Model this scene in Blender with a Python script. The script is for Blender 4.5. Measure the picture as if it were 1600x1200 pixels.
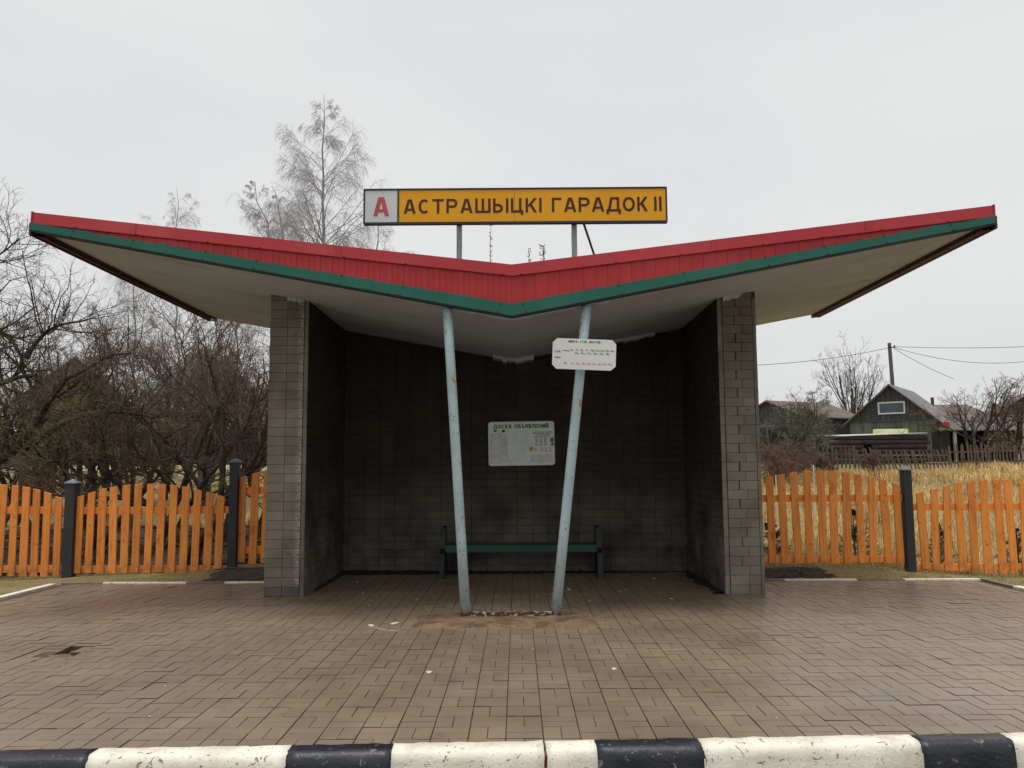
import bpy, bmesh, math, random
import numpy as np
from mathutils import Matrix, Vector

random.seed(7)
for o in list(bpy.data.objects):
    bpy.data.objects.remove(o)
scene = bpy.context.scene
COL = scene.collection

# ------------------------------------------------------------------ camera
F_PX, PITCH, ROLL, YAW, CAM_H = 1295.3, 0.102, 0.0054, -0.0058, 1.5

def _yaw(v):
    c, s = math.cos(YAW), math.sin(YAW)
    return Vector((c * v[0] + s * v[1], -s * v[0] + c * v[1], v[2]))

_cr, _sr, _cp, _sp = math.cos(ROLL), math.sin(ROLL), math.cos(PITCH), math.sin(PITCH)
RIGHT = _yaw((_cr, _sp * _sr, -_cp * _sr))
UP = _yaw((_sr, -_sp * _cr, _cp * _cr))
FWD = _yaw((0, _cp, _sp))
cam_data = bpy.data.cameras.new('camera')
cam_data.sensor_fit = 'HORIZONTAL'
cam_data.sensor_width = 36.0
cam_data.lens = F_PX / 1600 * 36.0
cam_data.clip_start = 0.05
cam_data.clip_end = 2000
cam = bpy.data.objects.new('camera', cam_data)
m3 = Matrix((RIGHT, UP, -FWD)).transposed()
cam.matrix_world = Matrix.Translation((0, 0, CAM_H)) @ m3.to_4x4()
COL.objects.link(cam)
scene.camera = cam

def at(u, v, Y):
    """measuring aid: world point at depth Y seen at photo position (u, v)"""
    d = RIGHT * (u - 800) + UP * (600 - v) + FWD * F_PX
    t = Y / d.y
    return Vector((d.x * t, Y, CAM_H + d.z * t))

# ------------------------------------------------------------------ world: overcast sky
world = bpy.data.worlds.new('World')
scene.world = world
world.use_nodes = True
wn, wl = world.node_tree.nodes, world.node_tree.links
wn.clear()
SUN_EL, SUN_AZ = math.radians(83), math.radians(190)
sky = wn.new('ShaderNodeTexSky')
sky.sky_type = 'NISHITA'
sky.sun_disc = False
sky.sun_elevation = SUN_EL
sky.sun_rotation = SUN_AZ
sky.dust_density = 6.0
sky.air_density = 1.0
hs = wn.new('ShaderNodeHueSaturation')
hs.inputs['Saturation'].default_value = 0.18
hs.inputs['Value'].default_value = 0.65
mixw = wn.new('ShaderNodeMix')
mixw.data_type = 'RGBA'
mixw.inputs[0].default_value = 0.80
cn = wn.new('ShaderNodeTexNoise')                          # faint structure in the grey cloud layer
cn.inputs['Scale'].default_value = 1.6
cn.inputs['Detail'].default_value = 4.0
cmap = wn.new('ShaderNodeMapping')
cmap.inputs['Scale'].default_value = (1, 1, 2.5)
ctc = wn.new('ShaderNodeTexCoord')
wl.new(ctc.outputs['Generated'], cmap.inputs[0])
wl.new(cmap.outputs[0], cn.inputs['Vector'])
cr0 = wn.new('ShaderNodeMix')
cr0.data_type = 'RGBA'
cr0.inputs[6].default_value = (5.0, 5.2, 5.3, 1)
cr0.inputs[7].default_value = (7.0, 7.05, 7.05, 1)
wl.new(cn.outputs[0], cr0.inputs[0])
wl.new(cr0.outputs[2], mixw.inputs[7])
bg = wn.new('ShaderNodeBackground')
bg.inputs['Strength'].default_value = 0.1
wo = wn.new('ShaderNodeOutputWorld')
wl.new(sky.outputs[0], hs.inputs['Color'])
wl.new(hs.outputs[0], mixw.inputs[6])
wl.new(mixw.outputs[2], bg.inputs['Color'])
wl.new(bg.outputs[0], wo.inputs['Surface'])

sun_data = bpy.data.lights.new('sun', 'SUN')
sun_data.energy = 1.5
sun_data.angle = math.radians(26)
sun_data.color = (1.0, 0.97, 0.93)
sun = bpy.data.objects.new('sun', sun_data)
sd = Vector((math.cos(SUN_EL) * math.sin(SUN_AZ), math.cos(SUN_EL) * math.cos(SUN_AZ), math.sin(SUN_EL)))
sun.rotation_euler = sd.to_track_quat('Z', 'Y').to_euler()
sun.location = (0, -5, 20)
COL.objects.link(sun)

scene.view_settings.view_transform = 'Standard'
scene.view_settings.look = 'None'
scene.view_settings.exposure = 0.5
scene.view_settings.gamma = 1.0
scene.view_settings.use_curve_mapping = False
scene.render.engine = 'CYCLES'
scene.cycles.max_bounces = 8
scene.cycles.diffuse_bounces = 4
scene.cycles.glossy_bounces = 3
scene.cycles.use_denoising = True

# ------------------------------------------------------------------ materials
def S(r, g, b):
    f = lambda c: (c / 255 / 12.92) if c / 255 <= 0.04045 else ((c / 255 + 0.055) / 1.055) ** 2.4
    return (f(r), f(g), f(b), 1.0)

MATS = {}

def pmat(name, c1, c2, scale=3.0, stretch=(1, 1, 1), rough=(0.6, 0.9), spec=0.4, metal=0.0,
         bump=0.15, bscale=60.0, bstretch=(1, 1, 1), rnd=None, rndamt=0.2, layers=(), detail=6.0, lo=0.35, hi=0.65,
         rscale=1.2, coord='world', coat=None):
    m = bpy.data.materials.new(name)
    m.use_nodes = True
    nt = m.node_tree
    N, L = nt.nodes, nt.links
    N.clear()
    out = N.new('ShaderNodeOutputMaterial')
    bs = N.new('ShaderNodeBsdfPrincipled')
    L.new(bs.outputs[0], out.inputs[0])
    if coord == 'world':
        pos = N.new('ShaderNodeNewGeometry').outputs['Position']
    else:
        pos = N.new('ShaderNodeTexCoord').outputs['Object']

    def noise(sc, st, det=detail, dist=0.0):
        mp = N.new('ShaderNodeMapping')
        mp.inputs['Scale'].default_value = st
        L.new(pos, mp.inputs[0])
        n = N.new('ShaderNodeTexNoise')
        n.inputs['Scale'].default_value = sc
        n.inputs['Detail'].default_value = det
        n.inputs['Roughness'].default_value = 0.6
        n.inputs['Distortion'].default_value = dist
        L.new(mp.outputs[0], n.inputs['Vector'])
        return n.outputs[0]

    def ramp(sock, a, b, va=0.0, vb=1.0):
        r = N.new('ShaderNodeMapRange')
        r.inputs[1].default_value = a
        r.inputs[2].default_value = b
        r.inputs[3].default_value = va
        r.inputs[4].default_value = vb
        L.new(sock, r.inputs[0])
        return r.outputs[0]

    def mix(fac, a, b):
        x = N.new('ShaderNodeMix')
        x.data_type = 'RGBA'
        if isinstance(fac, (int, float)):
            x.inputs[0].default_value = fac
        else:
            L.new(fac, x.inputs[0])
        for i, s in ((6, a), (7, b)):
            if isinstance(s, tuple):
                x.inputs[i].default_value = s
            else:
                L.new(s, x.inputs[i])
        return x.outputs[2]

    col = mix(ramp(noise(scale, stretch), lo, hi), c1, c2)
    rsock = ramp(noise(rscale, (1, 1, 1), 4.0), 0.35, 0.65, rough[0], rough[1])
    for ly in layers:
        fac = ramp(noise(ly['scale'], ly.get('stretch', (1, 1, 1)), ly.get('detail', 5.0), ly.get('dist', 0.0)),
                   ly['lo'], ly['hi'], 0.0, ly.get('amt', 1.0))
        if 'zone' in ly:                                   # where the layer sits: axis, from, to
            ax, za, zb = ly['zone']
            sx = N.new('ShaderNodeSeparateXYZ')
            L.new(pos, sx.inputs[0])
            zr = ramp(sx.outputs[ax], za, zb)
            mm = N.new('ShaderNodeMath')
            mm.operation = 'MULTIPLY'
            L.new(fac, mm.inputs[0])
            L.new(zr, mm.inputs[1])
            fac = mm.outputs[0]
        col = mix(fac, col, ly['col'])
        if 'rough' in ly:
            x = N.new('ShaderNodeMix')
            x.data_type = 'FLOAT'
            L.new(fac, x.inputs[0])
            L.new(rsock, x.inputs[2])
            x.inputs[3].default_value = ly['rough']
            rsock = x.outputs[0]
    if rnd:
        if rnd == 'object':
            rv = N.new('ShaderNodeObjectInfo').outputs['Random']
        else:
            rv = N.new('ShaderNodeNewGeometry').outputs['Random Per Island']
        hv = N.new('ShaderNodeHueSaturation')
        L.new(col, hv.inputs['Color'])
        L.new(ramp(rv, 0, 1, 1 - rndamt, 1 + rndamt), hv.inputs['Value'])
        col = hv.outputs[0]
    L.new(col, bs.inputs['Base Color'])
    L.new(rsock, bs.inputs['Roughness'])
    bs.inputs['Metallic'].default_value = metal
    bs.inputs['Specular IOR Level'].default_value = spec
    if coat:                                  # film of rain water, thicker in places
        L.new(ramp(noise(coat[0], (1, 1, 1), 3.0), 0.38, 0.62, coat[1], coat[2]), bs.inputs['Coat Weight'])
        bs.inputs['Coat Roughness'].default_value = coat[3]
        bs.inputs['Coat IOR'].default_value = 1.33
    if bump:
        b = N.new('ShaderNodeBump')
        b.inputs['Strength'].default_value = bump
        b.inputs['Distance'].default_value = 0.01
        L.new(noise(bscale, bstretch, 5.0), b.inputs['Height'])
        L.new(b.outputs[0], bs.inputs['Normal'])
    MATS[name] = m
    return m

# paving: brown concrete blocks, damp
PAVE_L = [dict(col=S(88, 76, 63), scale=0.6, lo=0.5, hi=0.68, amt=0.4),
          dict(col=S(104, 98, 90), scale=1.1, lo=0.5, hi=0.72, amt=0.5),
          dict(col=S(168, 158, 142), scale=95, lo=0.66, hi=0.74, amt=0.55, detail=3),
          dict(col=S(60, 52, 44), scale=5.0, lo=0.62, hi=0.75, amt=0.5)]
for kind in ('object', 'island'):
    pmat('paver_' + kind, S(133, 116, 96), S(117, 101, 83), scale=0.9, rough=(0.35, 0.6), spec=0.4, bump=0.15, coat=(0.55, 0.2, 0.9, 0.34),
         bscale=160, rnd=kind, rndamt=0.07, layers=PAVE_L, rscale=0.8)
pmat('joint_sand', S(92, 78, 63), S(68, 58, 47), scale=8, rough=(0.8, 0.95), bump=0.6, bscale=90)
WALL_L = [dict(col=S(84, 76, 66), scale=2.2, stretch=(1, 1, 0.4), lo=0.5, hi=0.7, amt=0.55),
          dict(col=S(176, 172, 160), scale=38, lo=0.66, hi=0.76, amt=0.6),
          dict(col=S(60, 54, 48), scale=9, lo=0.62, hi=0.74, amt=0.5)]
EDGE = dict(col=S(214, 210, 198), scale=26, stretch=(1, 1, 2.5), lo=0.42, hi=0.60, amt=0.75, zone=(0, -2.70, -2.585))  # whitish streaks painted along the pier's inner edge as caught light
for kind in ('object', 'island'):
    pmat('brick_' + kind, S(132, 124, 111), S(108, 101, 90), scale=2.0, rough=(0.75, 0.95), spec=0.25, bump=0.35,
         bscale=120, rnd=kind, rndamt=0.12, layers=WALL_L)
pmat('brick_edge', S(132, 124, 111), S(108, 101, 90), scale=2.0, rough=(0.7, 0.95), spec=0.25, bump=0.5,
     bscale=90, rnd='object', rndamt=0.12, layers=WALL_L + [EDGE])
pmat('brick_base', S(96, 88, 78), S(80, 74, 66), scale=3.0, rough=(0.6, 0.9), spec=0.3, bump=0.35, bscale=120,
     rnd='object', rndamt=0.1)
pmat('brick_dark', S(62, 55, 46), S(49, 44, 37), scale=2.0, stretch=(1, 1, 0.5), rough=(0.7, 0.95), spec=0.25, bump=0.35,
     bscale=110, rnd='island', rndamt=0.12, layers=[dict(col=S(112, 106, 97), scale=1.3, lo=0.34, hi=0.62, amt=0.85, zone=(2, 1.55, 0.45)), dict(col=S(150, 146, 136), scale=34, lo=0.68, hi=0.76, amt=0.6)])  # dark blocks, patchily paler towards the floor
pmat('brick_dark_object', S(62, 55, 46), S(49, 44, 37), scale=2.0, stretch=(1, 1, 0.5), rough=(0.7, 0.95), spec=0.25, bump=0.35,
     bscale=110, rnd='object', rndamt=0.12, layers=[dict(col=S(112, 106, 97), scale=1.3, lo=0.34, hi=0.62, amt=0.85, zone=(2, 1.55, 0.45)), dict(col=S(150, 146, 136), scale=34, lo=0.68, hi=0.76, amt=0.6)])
pmat('mortar', S(70, 66, 60), S(52, 48, 44), scale=10, rough=(0.85, 0.95), bump=0.5, bscale=120)
pmat('soffit', S(194, 202, 209), S(179, 186, 191), scale=1.1, stretch=(0.5, 1, 1), rough=(0.8, 0.95), spec=0.2, bump=0.25, bscale=30,
     layers=[dict(col=S(140, 132, 118), scale=2.0, stretch=(0.5, 1.2, 1), lo=0.52, hi=0.75, amt=0.5),
             dict(col=S(92, 84, 74), scale=14, lo=0.64, hi=0.76, amt=0.45)])
pmat('roof_felt', S(70, 68, 66), S(52, 50, 48), scale=4, rough=(0.8, 0.95))
pmat('red_metal', S(182, 44, 50), S(168, 38, 46), scale=1.2, rough=(0.35, 0.55), spec=0.45, bump=0.12, bscale=5,
     layers=[dict(col=S(196, 92, 92), scale=1.3, lo=0.5, hi=0.7, amt=0.3), dict(col=S(130, 40, 40), scale=6, stretch=(1, 1, 0.3), lo=0.6, hi=0.8, amt=0.4)])
pmat('red_panel', S(188, 46, 48), S(176, 40, 44), scale=1.2, rough=(0.4, 0.55), spec=0.4, bump=0.03, bscale=20, rnd='object', rndamt=0.06,
     layers=[dict(col=S(134, 44, 42), scale=5, stretch=(1, 1, 0.3), lo=0.58, hi=0.8, amt=0.4)])
pmat('maroon_metal', S(84, 48, 52), S(68, 40, 44), scale=2, rough=(0.5, 0.7), spec=0.3, bump=0.03)
pmat('green_metal', S(16, 98, 80), S(12, 88, 72), scale=1.0, rough=(0.35, 0.55), spec=0.45, bump=0.12, bscale=5,
     layers=[dict(col=S(64, 120, 106), scale=1.3, lo=0.5, hi=0.7, amt=0.3), dict(col=S(30, 84, 72), scale=7, stretch=(1, 1, 0.3), lo=0.58, hi=0.8, amt=0.4)])
pmat('dark_metal', S(44, 42, 42), S(34, 32, 32), scale=5, rough=(0.5, 0.7))
pmat('pole_paint', S(166, 184, 186), S(150, 170, 173), scale=3, stretch=(1, 1, 0.4), rough=(0.35, 0.55), spec=0.45, bump=0.12, bscale=45,
     layers=[dict(col=S(126, 148, 140), scale=7, stretch=(1, 1, 0.35), lo=0.52, hi=0.72, amt=0.55),
             dict(col=S(190, 110, 40), scale=13, stretch=(1, 1, 0.55), lo=0.635, hi=0.66, amt=0.95, rough=0.9),
             dict(col=S(66, 44, 32), scale=42, lo=0.635, hi=0.66, amt=0.95, rough=0.9),
             dict(col=S(96, 54, 34), scale=11, lo=0.44, hi=0.55, amt=0.95, rough=0.9, zone=(2, 0.22, 0.02))])
pmat('rusty_beam', S(112, 58, 38), S(62, 42, 34), scale=16, rough=(0.8, 0.95), bump=0.6, bscale=70,
     layers=[dict(col=S(176, 186, 180), scale=22, lo=0.54, hi=0.6, amt=0.9, rough=0.5)])
pmat('footing', S(128, 104, 78), S(96, 76, 56), scale=5, rough=(0.6, 0.95), bump=1.0, bscale=38,
     layers=[dict(col=S(72, 55, 40), scale=4, lo=0.48, hi=0.62, amt=0.8), dict(col=S(160, 144, 118), scale=22, lo=0.60, hi=0.70, amt=0.6), dict(col=S(104, 58, 34), scale=6, lo=0.56, hi=0.66, amt=0.6)])
pmat('kerb_white', S(236, 230, 214), S(222, 216, 198), scale=4, rough=(0.55, 0.75), spec=0.35, bump=0.35, bscale=55,
     layers=[dict(col=S(182, 174, 154), scale=7, lo=0.55, hi=0.75, amt=0.6),
             dict(col=S(150, 142, 126), scale=2.6, stretch=(1, 1, 3), lo=0.48, hi=0.72, amt=0.45),
             dict(col=S(112, 104, 92), scale=19, dist=1.2, lo=0.625, hi=0.65, amt=0.9),
             dict(col=S(74, 70, 64), scale=60, lo=0.645, hi=0.67, amt=0.85)])
pmat('kerb_black', S(24, 28, 38), S(34, 38, 46), scale=5, rough=(0.28, 0.45), spec=0.5, bump=0.35, bscale=55,
     layers=[dict(col=S(120, 118, 112), scale=24, dist=0.8, lo=0.63, hi=0.67, amt=0.8)])
pmat('kerb_bare', S(128, 118, 106), S(104, 94, 84), scale=6, rough=(0.7, 0.9), bump=0.4, bscale=70)
pmat('asphalt', S(66, 64, 62), S(54, 52, 50), scale=8, rough=(0.5, 0.8), bump=0.5, bscale=150)
pmat('soil', S(78, 62, 52), S(58, 46, 40), scale=6, rough=(0.85, 0.98), bump=1.0, bscale=40,
     layers=[dict(col=S(96, 72, 46), scale=26, lo=0.58, hi=0.68, amt=0.8), dict(col=S(150, 140, 120), scale=60, lo=0.71, hi=0.74, amt=0.7)])
pmat('dirt', S(44, 37, 31), S(32, 27, 23), scale=12, rough=(0.85, 0.98), bump=1.0, bscale=60,
     layers=[dict(col=S(84, 66, 46), scale=40, lo=0.62, hi=0.7, amt=0.7)])
pmat('ground', S(140, 122, 84), S(112, 104, 68), scale=0.7, rough=(0.85, 0.98), bump=0.8, bscale=14,
     layers=[dict(col=S(92, 80, 52), scale=3, lo=0.5, hi=0.7, amt=0.7), dict(col=S(176, 148, 92), scale=11, lo=0.56, hi=0.7, amt=0.6)])
pmat('sand_track', S(196, 178, 150), S(170, 150, 124), scale=2, rough=(0.85, 0.98), bump=0.5, bscale=20)
pmat('grass_dry', S(228, 200, 140), S(200, 166, 104), scale=0.8, rough=(0.6, 0.85), spec=0.25, bump=0, rnd='island', rndamt=0.3,
     layers=[dict(col=S(150, 116, 74), scale=.5, lo=0.5, hi=0.64, amt=0.75)])
pmat('grass_lawn', S(146, 144, 70), S(98, 124, 48), scale=1.4, rough=(0.6, 0.85), spec=0.25, bump=0, rnd='island', rndamt=0.3,
     layers=[dict(col=S(186, 150, 82), scale=1.8, lo=0.47, hi=0.6, amt=0.85)])
pmat('grass_left', S(168, 142, 80), S(128, 116, 58), scale=0.8, rough=(0.6, 0.85), spec=0.25, bump=0, rnd='island', rndamt=0.3)
pmat('fence_orange', S(242, 154, 70), S(230, 138, 57), scale=5, stretch=(1, 1, 0.25), rough=(0.5, 0.7), spec=0.35, bump=0.25, bscale=40,
     bstretch=(4, 4, 0.25), rnd='object', rndamt=0.14,
     layers=[dict(col=S(196, 104, 44), scale=34, stretch=(1, 1, 0.05), lo=0.48, hi=0.66, amt=0.6),
             dict(col=S(176, 84, 28), scale=5, stretch=(1, 1, 0.6), lo=0.62, hi=0.72, amt=0.7),
             dict(col=S(150, 78, 34), scale=14, lo=0.62, hi=0.68, amt=0.6),
             dict(col=S(150, 108, 70), scale=9, lo=0.42, hi=0.6, amt=0.75, zone=(2, 0.26, 0.02))])
pmat('post_grey', S(54, 55, 58), S(44, 45, 47), scale=4, stretch=(1, 1, 0.3), rough=(0.55, 0.75), bump=0.2, bscale=40, bstretch=(3, 3, 0.3))
pmat('post_cap', S(112, 120, 130), S(96, 104, 114), scale=6, rough=(0.4, 0.6))
pmat('bench_green', S(14, 76, 56), S(10, 62, 46), scale=5, stretch=(0.3, 1, 1), rough=(0.4, 0.6), spec=0.4, bump=0.15,
     layers=[dict(col=S(110, 120, 110), scale=30, lo=0.69, hi=0.73, amt=0.8)])
pmat('bench_black', S(13, 13, 14), S(9, 9, 10), scale=5, rough=(0.4, 0.6), bump=0.2)
pmat('sign_yellow', S(238, 170, 26), S(232, 162, 20), scale=1.5, rough=(0.4, 0.55), spec=0.3, bump=0.02,
     layers=[dict(col=S(200, 132, 20), scale=6, stretch=(1, 1, 0.3), lo=0.6, hi=0.8, amt=0.35)])
pmat('sign_white', S(214, 218, 216), S(204, 208, 206), scale=2, rough=(0.4, 0.55), spec=0.3, bump=0.02)
pmat('sign_frame', S(44, 40, 66), S(38, 34, 54), scale=3, rough=(0.4, 0.6))
pmat('letter_brown', S(74, 38, 26), S(62, 32, 24), scale=9, rough=(0.5, 0.7), bump=0)
pmat('letter_red', S(196, 84, 92), S(186, 76, 84), scale=9, rough=(0.5, 0.7), bump=0)
pmat('galvanised', S(150, 154, 154), S(128, 132, 132), scale=8, rough=(0.45, 0.65), metal=0.3, spec=0.4)
pmat('plate_white', S(228, 228, 224), S(220, 220, 214), scale=3, rough=(0.35, 0.5), spec=0.4, bump=0.02)
pmat('ink_black', S(34, 34, 36), S(44, 44, 46), scale=9, rough=(0.6, 0.8), bump=0)
pmat('ink_red', S(198, 60, 44), S(206, 84, 60), scale=9, rough=(0.6, 0.8), bump=0)
pmat('ink_green', S(20, 92, 62), S(16, 80, 54), scale=9, rough=(0.6, 0.8), bump=0)
pmat('board_pale', S(230, 240, 228), S(216, 228, 216), scale=5, rough=(0.5, 0.7), bump=0.05,
     layers=[dict(col=S(150, 156, 146), scale=18, lo=0.6, hi=0.72, amt=0.6)])
pmat('paper_grey', S(222, 220, 224), S(200, 198, 202), scale=9, rough=(0.8, 0.95), bump=0.3, bscale=30,
     layers=[dict(col=S(120, 118, 116), scale=26, lo=0.62, hi=0.7, amt=0.7)])
pmat('paper_white', S(238, 236, 238), S(226, 226, 226), scale=9, rough=(0.8, 0.95), bump=0.1, bscale=30)
pmat('paper_mint', S(224, 236, 230), S(210, 224, 218), scale=9, rough=(0.8, 0.95), bump=0.2, bscale=30,
     layers=[dict(col=S(146, 152, 146), scale=22, lo=0.63, hi=0.7, amt=0.6)])
pmat('paper_orange', S(214, 140, 60), S(196, 120, 44), scale=9, rough=(0.8, 0.95))
pmat('paper_teal', S(40, 70, 66), S(70, 160, 140), scale=14, rough=(0.7, 0.9))
pmat('litter_white', S(206, 200, 188), S(184, 176, 160), scale=30, rough=(0.7, 0.9), bump=0.1)
pmat('litter_tan', S(196, 160, 110), S(170, 136, 92), scale=30, rough=(0.7, 0.9), bump=0.1)
pmat('bark_dark', S(66, 56, 48), S(46, 40, 36), scale=7, rough=(0.8, 0.95), bump=0.6, bscale=30,
     layers=[dict(col=S(104, 104, 62), scale=3.5, lo=0.5, hi=0.66, amt=0.75)])
pmat('twig_dark', S(112, 94, 80), S(88, 73, 62), scale=2, rough=(0.75, 0.95), bump=0)
pmat('twig_moss', S(132, 126, 76), S(98, 86, 62), scale=1.2, rough=(0.8, 0.95), bump=0)
pmat('twig_red', S(124, 98, 86), S(98, 77, 68), scale=2, rough=(0.75, 0.95), bump=0)
pmat('bark_birch', S(160, 156, 154), S(128, 124, 122), scale=3, rough=(0.7, 0.9), bump=0.2,
     layers=[dict(col=S(60, 56, 54), scale=4, stretch=(1, 1, 3), lo=0.58, hi=0.66, amt=0.9)])
pmat('twig_birch', S(172, 165, 166), S(148, 141, 142), scale=2, rough=(0.75, 0.95), bump=0)
pmat('bark_apple', S(84, 82, 74), S(62, 60, 56), scale=4, rough=(0.8, 0.95), bump=0.4)
pmat('twig_apple', S(116, 114, 98), S(94, 90, 78), scale=2, rough=(0.75, 0.95), bump=0)
pmat('spruce', S(64, 84, 56), S(44, 62, 42), scale=12, rough=(0.6, 0.85), bump=0, rnd='island', rndamt=0.3)
pmat('weed', S(96, 74, 56), S(76, 62, 46), scale=20, rough=(0.8, 0.95), bump=0)
pmat('old_wood', S(86, 87, 86), S(62, 62, 62), scale=6, stretch=(3, 3, 0.3), rough=(0.8, 0.95), bump=0.4, bscale=24, bstretch=(3, 3, 0.2), rnd='island', rndamt=0.22)
pmat('old_wood_green', S(112, 120, 106), S(84, 92, 82), scale=5, stretch=(3, 3, 0.3), rough=(0.8, 0.95), bump=0.4, bscale=24, rnd='island', rndamt=0.18)
pmat('shed_wood', S(120, 112, 98), S(92, 84, 74), scale=5, stretch=(1, 1, 1), rough=(0.8, 0.95), bump=0.4, bscale=24, rnd='object', rndamt=0.2)
pmat('log_dark', S(72, 62, 58), S(48, 42, 42), scale=5, stretch=(0.3, 1, 1), rough=(0.75, 0.95), bump=0.6, bscale=24, rnd='object', rndamt=0.2)
pmat('far_picket', S(112, 98, 82), S(84, 72, 62), scale=5, rough=(0.8, 0.95), bump=0.3, rnd='object', rndamt=0.25)
pmat('roof_slate', S(126, 121, 122), S(106, 100, 101), scale=2, rough=(0.6, 0.85), bump=0.3, bscale=20,
     layers=[dict(col=S(90, 82, 80), scale=7, lo=0.55, hi=0.7, amt=0.6)])
pmat('roof_brown', S(112, 98, 92), S(92, 80, 76), scale=2, rough=(0.6, 0.85), bump=0.3)
pmat('roof_greengrey', S(108, 122, 112), S(88, 102, 94), scale=2, rough=(0.6, 0.85), bump=0.3)
pmat('sheet_pale', S(216, 216, 208), S(190, 188, 180), scale=3, rough=(0.4, 0.7), layers=[dict(col=S(150, 110, 84), scale=5, lo=0.6, hi=0.7, amt=0.7)])
pmat('panel_cream', S(226, 224, 176), S(206, 202, 156), scale=3, rough=(0.6, 0.8))
pmat('wall_pale', S(178, 174, 166), S(156, 152, 146), scale=2, rough=(0.8, 0.95))
pmat('dark_boards', S(58, 46, 44), S(44, 36, 36), scale=4, rough=(0.8, 0.95), rnd='object', rndamt=0.2)
pmat('window_white', S(222, 226, 228), S(210, 214, 216), scale=4, rough=(0.4, 0.6))
pmat('glass_dark', S(70, 84, 86), S(52, 62, 66), scale=1, rough=(0.06, 0.1), spec=0.6, bump=0)
pmat('void_dark', S(30, 26, 24), S(22, 20, 18), scale=2, rough=(0.9, 0.98), bump=0)
pmat('pole_wood', S(112, 100, 98), S(92, 82, 80), scale=4, rough=(0.8, 0.95), bump=0.2)
pmat('wire', S(60, 60, 62), S(50, 50, 52), scale=4, rough=(0.6, 0.8), bump=0)
pmat('maroon_box', S(96, 54, 48), S(78, 44, 42), scale=6, rough=(0.7, 0.9), bump=0.3)
pmat('red_tin', S(176, 70, 48), S(150, 56, 40), scale=6, rough=(0.6, 0.8), bump=0.1)

# ------------------------------------------------------------------ object helpers
WORLDM = {}

def tag(o, label=None, cat=None, group=None, kind=None):
    if label: o['label'] = label
    if cat: o['category'] = cat
    if group: o['group'] = group
    if kind: o['kind'] = kind
    return o

def obj(name, me, mat=None, parent=None, loc=None, rot=None, local=False):
    o = bpy.data.objects.new(name, me)
    COL.objects.link(o)
    if mat is not None and len(me.materials) == 0:
        me.materials.append(MATS[mat])
    if loc is not None: o.location = loc
    if rot is not None: o.rotation_euler = rot
    if parent is not None:
        o.parent = parent
        if not local:
            o.matrix_parent_inverse = WORLDM.get(parent.name, Matrix.Identity(4)).inverted()
    return o

def thing(name, loc, label, cat, group=None, rot=(0, 0, 0)):
    o = bpy.data.objects.new(name, None)
    o.empty_display_size = 0.2
    COL.objects.link(o)
    o.location = loc
    o.rotation_euler = rot
    M = Matrix.Translation(loc)
    for i, ax in ((0, 'X'), (1, 'Y'), (2, 'Z')):
        pass
    from mathutils import Euler
    WORLDM[o.name] = M @ Euler(rot).to_matrix().to_4x4()
    return tag(o, label, cat, group)

def np_mesh(name, V, faces, smooth=False):
    """faces: list of (M,k) int arrays"""
    me = bpy.data.meshes.new(name)
    V = np.asarray(V, dtype=np.float32)
    me.vertices.add(len(V))
    me.vertices.foreach_set('co', V.ravel())
    loops = np.concatenate([np.asarray(f, dtype=np.int32).ravel() for f in faces])
    tot = np.concatenate([np.full(len(f), np.asarray(f).shape[1], dtype=np.int32) for f in faces])
    start = np.concatenate([[0], np.cumsum(tot)[:-1]]).astype(np.int32)
    me.loops.add(len(loops))
    me.loops.foreach_set('vertex_index', loops)
    me.polygons.add(len(tot))
    me.polygons.foreach_set('loop_start', start)
    if smooth:
        me.polygons.foreach_set('use_smooth', np.ones(len(tot), dtype=bool))
    me.update(calc_edges=True)
    return me

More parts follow.
